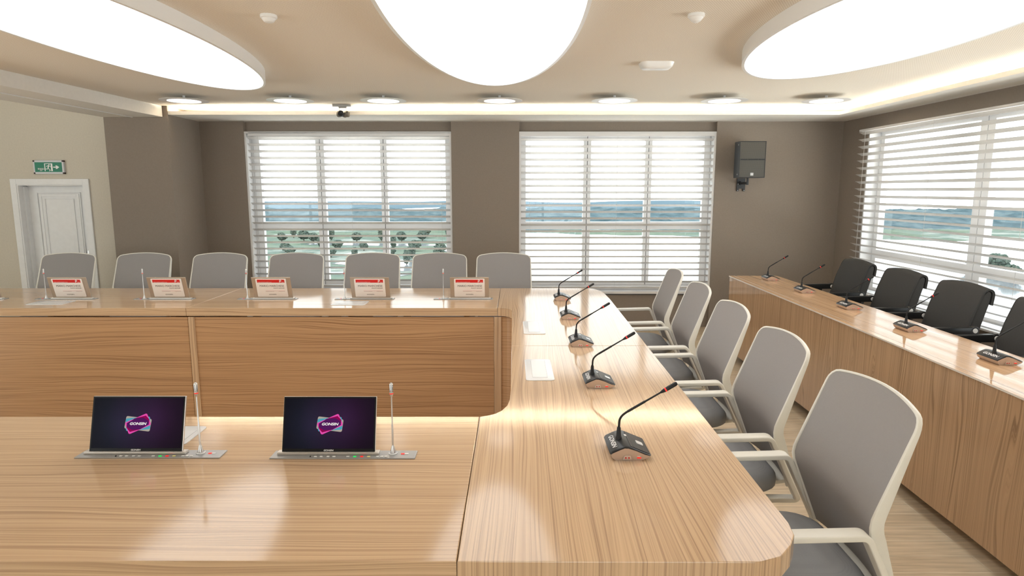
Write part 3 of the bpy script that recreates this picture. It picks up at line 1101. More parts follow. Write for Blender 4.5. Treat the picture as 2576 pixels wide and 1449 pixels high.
g1 = 'monitor units facing the camera on the near table'
console('lit dark monitor with pink and blue logo, left one in front of the cable box', (-1.157, 1.952, ZT), 0, g1)
# second copy
first = [o for o in bpy.data.objects if o.name == 'monitor_unit'][0]
dup(first, (-.537, 1.948, ZT), 0, 'lit dark monitor with pink and blue logo, right one nearer the table wing', g1)
g2 = 'monitor units seen from behind with name cards'
xs = [-3.482, -2.716, -1.910, -1.150, -.380]
lb = ['back of monitor with red and white name card before the white door, leftmost whole one',
      'back of monitor with red and white name card, before brown wall, second left',
      'back of monitor with red and white name card, by the left edge of first window',
      'back of monitor with red and white name card, behind a cable box, fourth from left',
      'back of monitor with white and red name card, rightmost, next to the table wing']
nc = console(lb[0], (xs[0], 4.935, ZT), PI, g2, False)
for x, l in zip(xs[1:], lb[1:]):
    dup(nc, (x, 4.935, ZT), PI, l, g2)
dup(nc, (-4.185, 4.935, ZT), PI, 'monitor unit cut off by the left picture edge on the back table', g2)

# ------------------------------------------------------------------ table microphones
def sliced(bm, prof, hw, under=0.0):
    cx = sum(p[0] for p in prof) / len(prof)
    ys = [(-hw, .955, .0045), (-hw + .002, .978, .002), (-hw + .006, 1, 0), (hw - .006, 1, 0), (hw - .002, .978, .002), (hw, .955, .0045)]
    rings = []
    for y, k, dz in ys:
        ring = []
        for x, z in prof:
            f = max(0, 1 - z / .014) * under
            ring.append(bm.verts.new((cx + (x - cx) * k, y * (1 - f), z if z < .01 else z - dz * .35)))
        rings.append(ring)
    n = len(prof)
    for a, b_ in zip(rings, rings[1:]):
        for i in range(n):
            bm.faces.new((a[i], a[(i + 1) % n], b_[(i + 1) % n], b_[i]))
    bm.faces.new(rings[0][::-1]); bm.faces.new(rings[-1])

def mic_unit(label, loc, group):
    t = thing('desk_microphone', label, 'microphone', loc, 0, group)
    # body: side profile (x,z) extruded along y
    hw = .072
    low = [(-.046, .0), (.040, .0), (.060, .012), (.066, .0175), (.050, .0235), (.020, .0360), (-.004, .0435), (-.018, .0440), (-.032, .038), (-.056, .027), (-.060, .022), (-.056, .010)]
    bm = B(); sliced(bm, low, hw, .09); fin('base', bm, M['bronze'], t, True, 40)
    top = [(.0668, .0185), (.052, .0247), (.022, .0374), (-.002, .0475), (-.018, .0485), (-.034, .0425), (-.058, .031), (-.063, .0235), (-.058, .0265), (-.034, .0370), (-.018, .0430), (-.004, .0425), (.020, .0345), (.050, .0225)]
    bm = B(); sliced(bm, top, hw); fin('top_shell', bm, M['black_plastic'], t, True, 40)
    def slope(x0, z0, x1, z1, y0, y1, h, m_, name, r=.003, parent=t):
        d = Vector((x1 - x0, 0, z1 - z0)); L = d.length; d.normalize()
        Fm = frame(((x0 + x1) / 2, (y0 + y1) / 2, (z0 + z1) / 2), d, (0, 1, 0))
        bm_ = B(); prism(bm_, rrect(L, y1 - y0, r, 4), -.0006, h)
        o = fin(name, bm_, m_, parent)
        o.matrix_local = Fm
        return o
    slope(.0640, .0206, .002, .0466, -.064, .064, .0006, M['ridged'], 'speaker_grille', .003)
    slope(.053, .0253 + .0012, .031, .0345 + .0012, -.013, .013, .0012, M['riser_white'], 'button', .005)
    slope(.004, .0465, -.004, .0482, .018, .032, .0011, M['riser_white'], 'status_label', .001)
    # brand lettering on the back slope, read from the far side
    d = Vector((.024, 0, .0115)).normalized()
    text_mesh('GONSIN', .0225, M['text_white'], t, frame((-.0455, -.004, .0382), (0, -1, 0), d), 'lettering', offset=.0004, shear=.15, sx=1.12)
    # jacks on the side
    yf = -hw
    bm = B(); prism(bm, [(-.022, .006), (-.0195, .016), (-.016, .0185), (-.001, .0185), (.0025, .016), (.005, .006)], yf - .0012, yf + .001, axis='y'); fin('jack_panel', bm, M['bronze'], t)
    for x in (-.0135, -.0035):
        bm = B(); lathe(bm, [(.0027, 0), (.0027, .0022)], 12, (0, 0, 0), Matrix.Translation((x, yf - .0002, .0115)) @ Matrix.Rotation(PI / 2, 4, 'X'))
        fin('jack', bm, M['red_dark'], t)
    bm = B(); box(bm, .022, .035, yf - .002, yf + .001, .0095, .0130, .0006, 1); fin('switch', bm, M['red'], t)
    bm = B(); box(bm, .023, .032, yf - .0008, yf + .001, .0155, .0168); fin('switch_mark', bm, M['text_white'], t)
    # neck
    bx = -.025
    bm = B(); lathe(bm, [(.0105, .0), (.0100, .012), (.0085, .014), (.0062, .042), (.0045, .046)], 16, (bx, 0, .040)); fin('neck_collar', bm, M['rubber_black'], t, True)
    path = smooth_path([(bx, 0, .08), (bx + .002, 0, .122), (.110, 0, .203)], .03, 8)
    rad = [.0038] * (len(path) - 1) + [.0028]
    bm = B(); tube(bm, path, rad, 8)
    # thicker sleeve on the lower part
    s0 = path[-2]; dirn = (path[-1] - path[-2]).normalized()
    tube(bm, [s0, s0 + dirn * .062, s0 + dirn * .066], [.0044, .0042, .003], 8)
    fin('gooseneck', bm, M['rubber_black'], t, True)
    e = path[-1]
    R = dirn.to_track_quat('Z', 'Y').to_matrix().to_4x4()
    R.translation = e
    bm = B(); lathe(bm, [(.003, -.006), (.0055, .004), (.0066, .010), (.0066, .050), (.0045, .055), (0, .0555)], 16, (0, 0, 0), R)
    cap = fin('microphone_capsule', bm, M['black_plastic'], t, True)
    bm = B(); lathe(bm, [(.0072, .011), (.0072, .0155)], 16, (0, 0, 0), R); fin('light_ring', bm, M['red'], t, True)
    bm = B()
    for k in range(6):
        for a in range(0, 360, 60):
            aa = math.radians(a)
            c = R @ Matrix.Rotation(aa, 4, 'Z')
            box(bm, .0058, .0069, -.0022, .0022, .0215 + k * .005, .0235 + k * .005, mat=c)
    fin('slots', bm, M['rubber_black'], cap)
    return t
gm = 'desk microphones along the right table wing'
ml = ['black desk microphone with red ring on the wing, nearest the camera',
      'black desk microphone beside the nearer wing cable box, second from the camera',
      'black desk microphone in the middle of the five on the table wing',
      'black desk microphone beside the farther wing cable box, second from the far end',
      'black desk microphone at the far end of the table wing']
mic0 = mic_unit(ml[0], (.370, 1.975, ZT), gm)
for (x, y), l in zip([(.376, 2.712), (.378, 3.448), (.384, 4.182), (.388, 4.914)], ml[1:]):
    dup(mic0, (x, y, ZT), 0, l, gm)
gs = 'desk microphones along the side desk'
ms = ['black desk microphone at the far end of the side desk by the back wall',
      'black desk microphone in front of the farthest black chair on the side desk',
      'black desk microphone in the middle of the five on the side desk',
      'black desk microphone before the third black chair, second nearest on side desk',
      'black desk microphone on the side desk at the right picture edge']
for (x, y), l in zip([(2.449, 6.014), (2.441, 5.282), (2.428, 4.535), (2.418, 3.812), (2.413, 3.085)], ms):
    dup(mic0, (x, y, ZT), 0, l, gs)

# ------------------------------------------------------------------ grey chairs
def star_base(t, m_base, y0, n=5):
    bm = B(); lathe(bm, [(.030, .10), (.034, .12), (.026, .16), (.024, .24), (.018, .245), (.018, .37)], 20, (0, y0, 0)); fin('gas_column', bm, M['chrome'] if m_base is M['arm_black'] else M['silver'], t, True)
    bm = B()
    for k in range(n):
        a = math.radians(90 + 72 * k)
        d = Vector((math.cos(a), math.sin(a), 0)); s = Vector((-math.sin(a), math.cos(a), 0)); c = Vector((0, y0, 0))
        pts = [c + d * .01 + Vector((0, 0, .11)), c + d * .12 + Vector((0, 0, .10)), c + d * .29 + Vector((0, 0, .072))]
        sweep(bm, pts, [s] * 3, [Vector((0, 0, 1))] * 3, [.06, .045, .03], [.04, .032, .024])
    fin('star_base', bm, m_base, t, True)
    for k in range(n):
        a = math.radians(90 + 72 * k)
        d = Vector((math.cos(a), math.sin(a), 0)); c = Vector((0, y0, .03)) + d * .29
        bm = B()
        s = Vector((-math.sin(a), math.cos(a), 0))
        for q in (-1, 1):
            Rm = s.to_track_quat('Z', 'Y').to_matrix().to_4x4(); Rm.translation = c + s * .014 * q
            lathe(bm, [(.0, -.009), (.024, -.009), (.0285, -.004), (.0285, .004), (.024, .009), (0, .009)], 16, (0, 0, 0), Rm)
        tube(bm, [c, c + Vector((0, 0, .045))], .007, 6)
        fin('caster', bm, M['rubber_black'], t, True)

def raise_body(t):
    for c in children_of(t):
        if not c.name.startswith(('gas_column', 'star_base', 'caster')):
            c.location.z = -ZF

def seat_mesh(hx, y0, y1, z0, z1, rear_r, front_r):
    bm = B()
    def outline(ins):
        x = hx - ins; a = y0 + ins; b = y1 - ins
        fr = max(front_r - ins, .02); rr = max(rear_r - ins, .02)
        pts = arc(x - rr, b - rr, rr, 0, 90, 6) + arc(-x + rr, b - rr, rr, 90, 180, 6) + arc(-x + fr, a + fr, fr, 180, 270, 6) + arc(x - fr, a + fr, fr, 270, 360, 6)
        return pts
    H = z1 - z0
    lv = [(z0, .035), (z0 + .004, .015), (z0 + .014, .002), (z0 + H * .45, 0), (z0 + H * .65, .004), (z0 + H * .82, .016), (z0 + H * .93, .036), (z0 + H * .985, .065), (z1, .11), (z1 + .001, .16)]
    rings = []
    for z, ins in lv:
        rings.append([bm.verts.new((x, y, z)) for x, y in outline(ins)])
    m_ = len(rings[0])
    for a, b_ in zip(rings, rings[1:]):
        for i in range(m_):
            bm.faces.new((a[i], a[(i + 1) % m_], b_[(i + 1) % m_], b_[i]))
    bm.faces.new(rings[0][::-1]); bm.faces.new(rings[-1])
    return bm

def grey_chair(label, group):
    t = thing('office_chair', label, 'chair', (0, 0, 0), 0, group)
    # back profile (y,z): bottom, knee, top
    prof = smooth_path([(0, .085, .425), (0, .0, .668), (0, .128, 1.010)], .035, 6)
    seg = [(b_ - a).length for a, b_ in zip(prof, prof[1:])]
    tot = sum(seg)
    def sample(d):
        for a, b_, L in zip(prof, prof[1:], seg):
            if d <= L + 1e-9:
                return a + (b_ - a) * (d / L), (b_ - a).normalized()
            d -= L
        return prof[-1], (prof[-1] - prof[-2]).normalized()
    kd = .255 / tot
    def halfw(d):
        q_ = d / tot
        return .232 + .038 * min(1, q_ / kd) if q_ < kd else .270 - .008 * (q_ - kd) / (1 - kd)
    W0, RC, AR = .262, .038, .028
    def dmax(u):
        x = abs(u) * W0
        e = AR * (x / W0) ** 2
        if x > W0 - RC:
            e += RC - math.sqrt(max(0, RC * RC - (x - (W0 - RC)) ** 2))
        return tot - e
    def pt(u, v):
        d = v * dmax(u)
        p, tg = sample(d)
        return Vector((u * halfw(d), p.y + .026 * (1 - u * u), p.z))
    us = [-1 + 2 * i / 14 for i in range(15)]
    us = [-math.cos(PI * i / 22) for i in range(23)]
    vs_ = [i / 22 for i in range(23)]
    bm = B()
    for off in (0, .005):
        G = [[bm.verts.new(pt(u, v) + Vector((0, off, 0))) for u in us] for v in vs_]
        for i in range(len(vs_) - 1):
            for j in range(len(us) - 1):
                bm.faces.new((G[i][j], G[i][j + 1], G[i + 1][j + 1], G[i + 1][j]))
    fin('backrest', bm, M['mesh_grey'], t, True, 60)
    # frame around it
    path = [pt(1, v) for v in vs_] + [pt(u, 1) for u in us[::-1][1:-1]] + [pt(-1, v) for v in vs_[::-1]]
    wsd, dps, sides, norms, path2 = [], [], [], [], []
    n_ = len(path)
    for i, p in enumerate(path):
        tg = (path[min(i + 1, n_ - 1)] - path[max(i - 1, 0)]).normalized()
        nn = Vector((0, .921, -.388)) if p.z > .69 else (Vector((0, .943, .33)) if p.z < .645 else Vector((0, 1, -.03)))
        sd_ = tg.cross(nn).normalized()
        nn = sd_.cross(tg).normalized()
        if nn.y < 0:
            nn = -nn
        sides.append(sd_); norms.append(nn)
        k = max(0, min(1, (.97 - p.z) / .35))
        wsd.append(.0085 + .005 * k)
        dps.append(.015 + .026 * k)
        path2.append(p + nn * (dps[-1] * .36))
    bm = B(); sweep(bm, path2, sides, norms, wsd, dps, .22)
    fin('back_frame', bm, M['frame_white'], t, True, 40)
    # lower spine
    bm = B()
    pp = smooth_path([(0, .120, .46), (0, .125, .40), (0, .03, .345), (0, -.12, .345)], .05, 5)
    sweep(bm, pp, [(1, 0, 0)] * len(pp), [(pp[min(i + 1, len(pp) - 1)] - pp[max(i - 1, 0)]).normalized().cross(Vector((1, 0, 0))) for i in range(len(pp))], [.40 - .26 * min(1, i / 8) for i in range(len(pp))], .022)
    fin('back_bracket', bm, M['frame_white'], t, True, 50)
    bm = seat_mesh(.245, -.44, .075, .385, .470, .13, .09)
    fin('seat', bm, M['seat_grey'], t, True, 60)
    bm = B(); prism(bm, rrect(.40, .40, .08, 6, 0, -.19), .366, .388, .004); fin('seat_pan', bm, M['frame_white'], t, True)
    bm = B(); box(bm, -.07, .07, -.27, -.05, .325, .367, .01); fin('mechanism', bm, M['plate_grey'], t)
    for s in (-1, 1):
        x = .278 * s
        pth = smooth_path([(x, -.285, .640), (x, -.015, .650), (x * 1.0, .108, .392), (x * .80, -.02, .362), (x * .38, -.10, .352)], .019, 6)
        n2 = len(pth)
        sd2, nm2, w2, d2 = [], [], [], []
        for i in range(n2):
            tg = (pth[min(i + 1, n2 - 1)] - pth[max(i - 1, 0)]).normalized()
            side = Vector((1, 0, 0)) - tg * tg.x
            side.normalize()
            sd2.append(side); nm2.append(side.cross(tg).normalized())
            f = i / (n2 - 1)
            w2.append(.052 if f < .32 else .052 - .016 * min(1, (f - .32) / .2))
            d2.append(.019 if f < .32 else .022)
        bm = B(); sweep(bm, pth, sd2, nm2, w2, d2, .24)
        fin('armrest', bm, M['frame_white'], t, True, 50)
    star_base(t, M['frame_white'], -.17)
    raise_body(t)
    return t
gw = 'grey chairs along the outer side of the table wing'
gl = ['light grey office chair with white frame, nearest the camera at the rounded table corner',
      'light grey office chair with white frame beside the table wing, second from the camera',
      'light grey office chair with white frame, the middle one of five at the table wing',
      'light grey office chair at the table wing, second from the back window',
      'light grey office chair at the table wing, farthest, overlapping the back window']
ch0 = grey_chair(gl[0], gw)
ch0.location = (1.028, 1.975, ZF)
ch0.rotation_euler = (0, 0, -PI / 2 - .02)
for (x, y, a), l in zip([(1.050, 2.705, -.03), (1.083, 3.435, -.03), (1.116, 4.18, -.04), (1.144, 4.94, -.05)], gl[1:]):
    dup(ch0, (x, y, ZF), -PI / 2 + a, l, gw)
gb = 'grey chairs behind the back table'
bl = ['light grey office chair in front of the white door, leftmost behind back table',
      'light grey office chair before the beige wall edge, second from left behind back table',
      'light grey office chair before the brown wall corner, third from left behind back table',
      'light grey office chair under the left part of the first window',
      'light grey office chair under the middle of the first window',
      'light grey office chair at the right edge of the first window beside the brown pillar',
      'light grey office chair before brown pillar and second window, rightmost behind back table']
for x, l in zip([-4.46, -3.70, -2.935, -2.165, -1.40, -.727, -.083], bl):
    dup(ch0, (x * .978, 6.16, ZF), 0, l, gb)

# ------------------------------------------------------------------ black chairs
def black_chair(label, group):
    t = thing('conference_chair', label, 'chair', (0, 0, 0), 0, group)
    hw = .222
    # cushion core, side profile (y,z)
    core = [(-.002, .45), (-.006, .62), (.045, .80), (.092, .925), (.100, .940), (.116, .950), (.134, .945), (.140, .925), (.128, .86), (.090, .72), (.062, .60), (.060, .45)]
    bm = B(); prism(bm, core, -hw, hw, .006, axis='x', seg=3); fin('backrest', bm, M['fabric_black'], t, True, 50)
    out = [(-.018, .45), (-.022, .62), (.029, .806), (.078, .934), (.092, .955), (.113, .966), (.138, .962), (.155, .945), (.158, .92), (.150, .855)]
    inn = [(.138, .857), (.146, .92), (.143, .940), (.132, .951), (.115, .954), (.099, .945), (.089, .928), (.042, .802), (-.008, .62), (-.004, .45)]
    # the cover widens in the middle: slight crown
    bm = B()
    nx = 10
    rings = []
    for i in range(nx + 1):
        u = -1 + 2 * i / nx
        cr = 1 - u * u
        ring = []
        for (y, z) in out:
            k = max(0, (z - .6) / .35)
            ring.append(bm.verts.new((u * (hw + .004), y - .006 * cr, z + .022 * cr * k)))
        for (y, z) in inn:
            k = max(0, (z - .6) / .35)
            ring.append(bm.verts.new((u * (hw + .004), y, z + .022 * cr * k)))
        rings.append(ring)
    m_ = len(rings[0])
    for a, b_ in zip(rings, rings[1:]):
        for i in range(m_):
            bm.faces.new((a[i], a[(i + 1) % m_], b_[(i + 1) % m_], b_[i]))
    bm.faces.new(rings[0][::-1]); bm.faces.new(rings[-1])
    fin('back_cover', bm, M['fabric_black'], t, True, 50)
    for s in (-1, 1):
        bm = B(); tube(bm, smooth_path([(s * (hw + .004), y, z) for y, z in out], .02, 2), .0035, 6); fin('piping', bm, M['fabric_black'], t, True)
    bm = seat_mesh(.235, -.45, .05, .385, .475, .06, .08)
    fin('seat', bm, M['fabric_black'], t, True, 60)
    bm = B(); box(bm, -.09, .09, -.30, -.02, .325, .386, .01); fin('mechanism', bm, M['arm_black'], t)
    bm = B(); pp = smooth_path([(0, .085, .62), (0, .10, .42), (0, -.04, .35)], .08, 5)
    sweep(bm, pp, [(1, 0, 0)] * len(pp), [(pp[min(i + 1, len(pp) - 1)] - pp[max(i - 1, 0)]).normalized().cross(Vector((1, 0, 0))) for i in range(len(pp))], .14, .018)
    fin('back_bracket', bm, M['arm_black'], t, True)
    for s in (-1, 1):
        x = .268 * s
        pth = [(x, -.42, .687), (x, -.36, .690), (x, -.15, .692), (x, .005, .694)]
        bm = B(); sweep(bm, pth, [(1, 0, 0)] * 4, [(0, 0, 1)] * 4, [.040, .042, .042, .038], [.034, .044, .048, .050], .13)
        Rm = Matrix.Translation((x, .008, .695)) @ Matrix.Rotation(PI / 2, 4, 'Y')
        lathe(bm, [(.027, -.020), (.029, -.017), (.029, .017), (.027, .020)], 24, (0, 0, 0), Rm)
        arm = fin('armrest', bm, M['arm_black'], t, True, 40)
        bm = B(); lathe(bm, [(.0, -.0235), (.015, -.0235), (.017, -.019), (.017, .019), (.015, .0235), (0, .0235)], 24, (0, 0, 0), Rm)
        fin('pivot_cap', bm, M['btn_white'], arm, True)
        bm = B()
        pp = smooth_path([(x, -.10, .675), (x, -.12, .42), (x * .5, -.12, .37)], .06, 5)
        sweep(bm, pp, [(0, 1, 0)] * len(pp), [(1, 0, 0)] * 2 + [(1, 0, 0)] * (len(pp) - 2), .045, .02)
        fin('arm_post', bm, M['arm_black'], t, True)
    star_base(t, M['arm_black'], -.18)
    raise_body(t)
    return t
gk = 'black chairs behind the side desk'
kl = ['black fabric conference chair behind the side desk, farthest, by the back corner',
      'black fabric conference chair behind the side desk, second from the back corner',
      'black fabric conference chair behind the side desk, third from the back corner',
      'black fabric conference chair behind the side desk, cut by the right picture edge']
bc = black_chair(kl[0], gk)
bc.location = (3.115, 5.93, ZF)
bc.rotation_euler = (0, 0, -PI / 2)
for (x, y), l in zip([(3.100, 5.19), (3.075, 4.455), (3.055, 3.70)], kl[1:]):
    dup(bc, (x, y, ZF), -PI / 2, l, gk)

# ------------------------------------------------------------------ ceiling things
def ellipse(cx, cy, a, b, th, n=96):
    c, s = math.cos(th), math.sin(th)
    return [(cx + c * a * math.cos(t) - s * b * math.sin(t), cy + s * a * math.cos(t) + c * b * math.sin(t)) for t in [2 * PI * i / n for i in range(n)]]
def big_lamp(label, cx, cy, a, b, th):
    t = thing('ceiling_lamp', label, 'lamp', (cx, cy, ZCEIL), th, 'large oval ceiling lamps')
    bm = B()
    zo, zi = 2.425 - ZCEIL, 2.430 - ZCEIL
    o1 = ellipse(0, 0, a + .019, b + .019, 0); i1 = ellipse(0, 0, a, b, 0)
    vo0 = [bm.verts.new((x, y, 0)) for x, y in o1]; vo1 = [bm.verts.new((x, y, zo)) for x, y in o1]
    vi1 = [bm.verts.new((x, y, zo)) for x, y in i1]; vi0 = [bm.verts.new((x, y, 0)) for x, y in i1]
    n = len(o1)
    for i in range(n):
        j = (i + 1) % n
        bm.faces.new((vo0[i], vo0[j], vo1[j], vo1[i]))
        bm.faces.new((vo1[i], vo1[j], vi1[j], vi1[i]))
        bm.faces.new((vi1[i], vi1[j], vi0[j], vi0[i]))
    fin('lamp_rim', bm, M['white_plastic'], t, True)
    bm = B()
    prism(bm, i1, zi, zi + .004)
    fin('diffuser', bm, M['lamp'], t)
big_lamp('large bright oval ceiling lamp at the top middle of the picture', -.131, 3.254, .464, 1.90, 0)
big_lamp('large bright oval ceiling lamp at the top left near the white soffit', -2.143, 3.70, .464, 1.67, math.radians(1))
big_lamp('large bright oval ceiling lamp at the top right near the cove light', 1.930, 3.52, .556, 1.34, math.radians(-2))

pos = [-3.10, -2.096, -1.216, -.117, .969, 2.008, 2.971]
nm = ['leftmost', 'second from left', 'third from left', 'middle', 'third from right', 'second from right', 'rightmost']
def down(label, x):
    t = thing('downlight', label, 'lamp', (x, 6.25, ZCEIL), 0, 'row of round ceiling lights before the cove')
    bm = B(); lathe(bm, [(.150, -.043), (.214, -.0455), (.216, -.0485), (.148, -.0505)], 48); 
    fin('trim_ring', bm, M['white_plastic'], t, True, 30)
    bm = B(); lathe(bm, [(.012, 0), (.012, -.044)], 12); fin('housing', bm, M['white_plastic'], t, True, 30)
    bm = B(); lathe(bm, [(.147, -.050), (.147, -.0525)], 48); fin('diffuser', bm, M['down'], t)
    return t
d0 = down('round white ceiling downlight, leftmost of seven before the cove', pos[0])
for x, n_ in zip(pos[1:], nm[1:]):
    dup(d0, (x, 6.25, ZCEIL), 0, 'round white ceiling downlight, %s of seven before the cove' % n_)

def smoke(label, x, y, flat_=True):
    t = thing('smoke_detector', label, 'detector', (x, y, ZCEIL), 0, 'smoke detectors on the ceiling')
    bm = B()
    lathe(bm, [(.041, 0), (.043, -.004), (.042, -.014), (.036, -.018)], 28)
    fin('mounting_ring', bm, M['white_plastic'], t, True)
    bm = B()
    lathe(bm, [(.035, -.017), (.033, -.022), (.024, -.034), (.018, -.0365), (0, -.037)] if flat_ else [(.037, -.017), (.034, -.022), (.022, -.036), (.019, -.037), (.012, -.042), (0, -.043)], 28)
    fin('sensor_head', bm, M['white_plastic'], t, True)
smoke('small round white smoke detector between the left and middle oval lamps', -1.243, 3.44)
smoke('small round white smoke detector between the middle and right oval lamps', .935, 3.42, False)
t = thing('ceiling_sensor', 'rounded white rectangular box on the ceiling left of the right oval lamp', 'sensor', (1.015, 4.69, ZCEIL))
bm = B()
lv = [(0, .0), (-.012, .004), (-.028, .010), (-.040, .024), (-.044, .045)]
rings = []
for z, ins in lv:
    rings.append([bm.verts.new((x, y, z)) for x, y in rrect(.235 - 2 * ins, .155 - 2 * ins, .045 - ins * .5, 6)])
for a, b_ in zip(rings, rings[1:]):
    for i in range(len(a)):
        bm.faces.new((a[i], a[(i + 1) % len(a)], b_[(i + 1) % len(a)], b_[i]))
bm.faces.new(rings[-1])
fin('housing', bm, M['white_plastic'], t, True, 60)
bm = B()
prism(bm, rrect(.09, .02, .008, 4, 0, -.01), -.0452, -.0438)
fin('lens', bm, M['riser_white'], t)

# ceiling camera
t = thing('ceiling_camera', 'small dark camera hanging from the ceiling before the cove light', 'camera', (-1.775, 6.93, ZCEIL))
bm = B(); prism(bm, rrect(.20, .12, .01, 3), -.024, 0, .003); fin('mounting_plate', bm, M['plate_grey'], t)
bm = B(); prism(bm, rrect(.085, .06, .012, 4), -.034, -.023, .002); fin('swivel', bm, M['plate_grey'], t)
for s in (-1, 1):
    bm = B(); box(bm, s * .036 - .0025, s * .036 + .0025, -.012, .012, -.090, -.030); fin('bracket_arm', bm, M['silver'], t)
Rx = Matrix.Translation((0, 0, -.092)) @ Matrix.Rotation(PI / 2, 4, 'Y')
bm = B(); lathe(bm, [(.0, -.066), (.022, -.066), (.032, -.056), (.032, -.030), (.022, -.022), (.022, .022), (.032, .030), (.032, .056), (.022, .066), (.0, .066)], 24, (0, 0, 0), Rx); fin('camera_body', bm, M['cam_grey'], t, True)
Rl = Matrix.Translation((-.014, -.015, -.090)) @ Matrix.Rotation(PI / 2, 4, 'X')
bm = B(); lathe(bm, [(.028, -.03), (.031, 0), (.031, .035), (.028, .040), (.022, .040), (.020, .034), (0, .030)], 24, (0, 0, 0), Rl); fin('lens', bm, M['black_plastic'], t, True)
bm = B(); lathe(bm, [(.0, -.030), (.018, -.024), (.026, -.008), (.026, .008), (.016, .022), (0, .026)], 20, (0, 0, 0), Matrix.Translation((.018, 0, -.100))); fin('body_cover', bm, M['cam_grey'], t, True)

# ------------------------------------------------------------------ wall speaker
t = thing('wall_speaker', 'black loudspeaker on a bracket on the brown wall right of the second window', 'speaker', (2.715, 7.36, 1.965))
w, h = .148, .203
bm = B(); box(bm, -w, w, .012, .175, -h, h, .004); fin('cabinet', bm, M['speaker_box'], t)
bm = B(); pframe(bm, -w, w, -h, h, .008, -.002, .014); fin('front_rim', bm, M['speaker_box'], t)
bm = B(); box(bm, -w + .008, w - .008, .002, .012, -h + .008, h - .008); fin('grille', bm, M['grille'], t)
bm = B()
for a, b_ in ((-.135, -.062), (-.048, .058), (.070, .137)):
    box(bm, a, b_, -.002, .002, -.003, .003)
box(bm, -.14, .14, -.0005, .003, .004, .007)
box(bm, -.14, .14, -.0005, .003, -.007, -.004)
fin('centre_slot', bm, M['black_plastic'], t)
bm = B(); box(bm, -.018, .018, -.003, .003, -.180, -.147, .001, 1); bd = fin('badge', bm, M['plate_grey'], t)
text_mesh('GONSIN', .0085, M['text_white'], bd, frame((0, -.0035, -.163), (1, 0, 0), (0, 0, 1)), 'lettering', offset=.0002)
bm = B()
for z_ in (-.165, .165):
    box(bm, -w - .001, -w + .002, .045, .055, z_ - .008, z_ + .008)
fin('side_screw', bm, M['silver'], t)
bk = B()
prism(bk, [(-.056, -.355), (-.056, -.205), (.042, -.205), (.042, -.355), (.018, -.355), (.018, -.325), (-.030, -.325), (-.030, -.355)], .305, .320, axis='y')
fin('wall_plate', bk, M['speaker_box'], t)
bk = B()
tube(bk, [(-.010, .305, -.262), (-.010, .09, -.262)], .014, 14)
tube(bk, [(-.010, .31, -.262), (-.010, .28, -.262)], .022, 14)
tube(bk, [(-.010, .09, -.283), (-.010, .09, -.20)], .013, 14)
fin('bracket_arm', bk, M['speaker_box'], t, True)
for z_ in (-.345, -.27):
    for x_ in (-.043, .030):
        bk = B(); tube(bk, [(x_, .304, z_), (x_, .300, z_)], .004, 8); fin('screw', bk, M['silver'], t)

# ------------------------------------------------------------------ landscape seen through the windows
ZG = -30.0
def veg_mat(name, cols, scale, rough=1.0):
    m = mat(name, cols[0], rough, spec=.0)
    nt = m.node_tree
    b = nt.nodes['Principled BSDF']
    tc = N(nt, 'ShaderNodeTexCoord')
    n1 = N(nt, 'ShaderNodeTexNoise', Scale=scale, Detail=6, Roughness=.62)
    nt.links.new(tc.outputs['Object'], n1.inputs['Vector'])
    st = [(.30 + .42 * i / (len(cols) - 1), c) for i, c in enumerate(cols)]
    r = ramp(nt, st)
    nt.links.new(n1.outputs['Fac'], r.inputs['Fac'])
    nt.links.new(r.outputs['Color'], b.inputs['Base Color'])
    return m
M['fields'] = veg_mat('fields', [(.050, .075, .060), (.085, .115, .088), (.13, .155, .115), (.095, .125, .105), (.24, .25, .22), (.15, .175, .14)], .02)
M['woods'] = veg_mat('woods', [(.038, .062, .070), (.060, .090, .100), (.090, .122, .130), (.13, .160, .160)], .05)  # bluish haze is painted into the woodland colours
M['far_woods'] = veg_mat('far_woods', [(.085, .120, .142), (.10, .140, .162), (.125, .165, .185)], .012)  # distance haze put into the hill colours as pale blue
M['leaf'] = veg_mat('leaf', [(.040, .058, .052), (.062, .084, .070), (.09, .112, .088), (.12, .14, .11)], .5)
M['bark'] = mat('bark', (.08, .06, .05), .9)
wm = mat('lake_water', (.20, .21, .22), .12, spec=1.0)
wm.node_tree.nodes['Principled BSDF'].inputs['IOR'].default_value = 1.6
M['water'] = wm
M['path'] = mat('pale_ground', (.22, .23, .23), .9)

def terrain(name, m, xr, yr, nx, ny, fn):
    bm = B()
    vs = [[bm.verts.new((xr[0] + (xr[1] - xr[0]) * i / nx, yr[0] + (yr[1] - yr[0]) * (j / ny), 0)) for i in range(nx + 1)] for j in range(ny + 1)]
    for row in vs:
        for v in row:
            v.co.z = fn(v.co.x, v.co.y)
    for j in range(ny):
        for i in range(nx):
            bm.faces.new((vs[j][i], vs[j][i + 1], vs[j + 1][i + 1], vs[j + 1][i]))
    return fin(name, bm, m, None, True, 80)

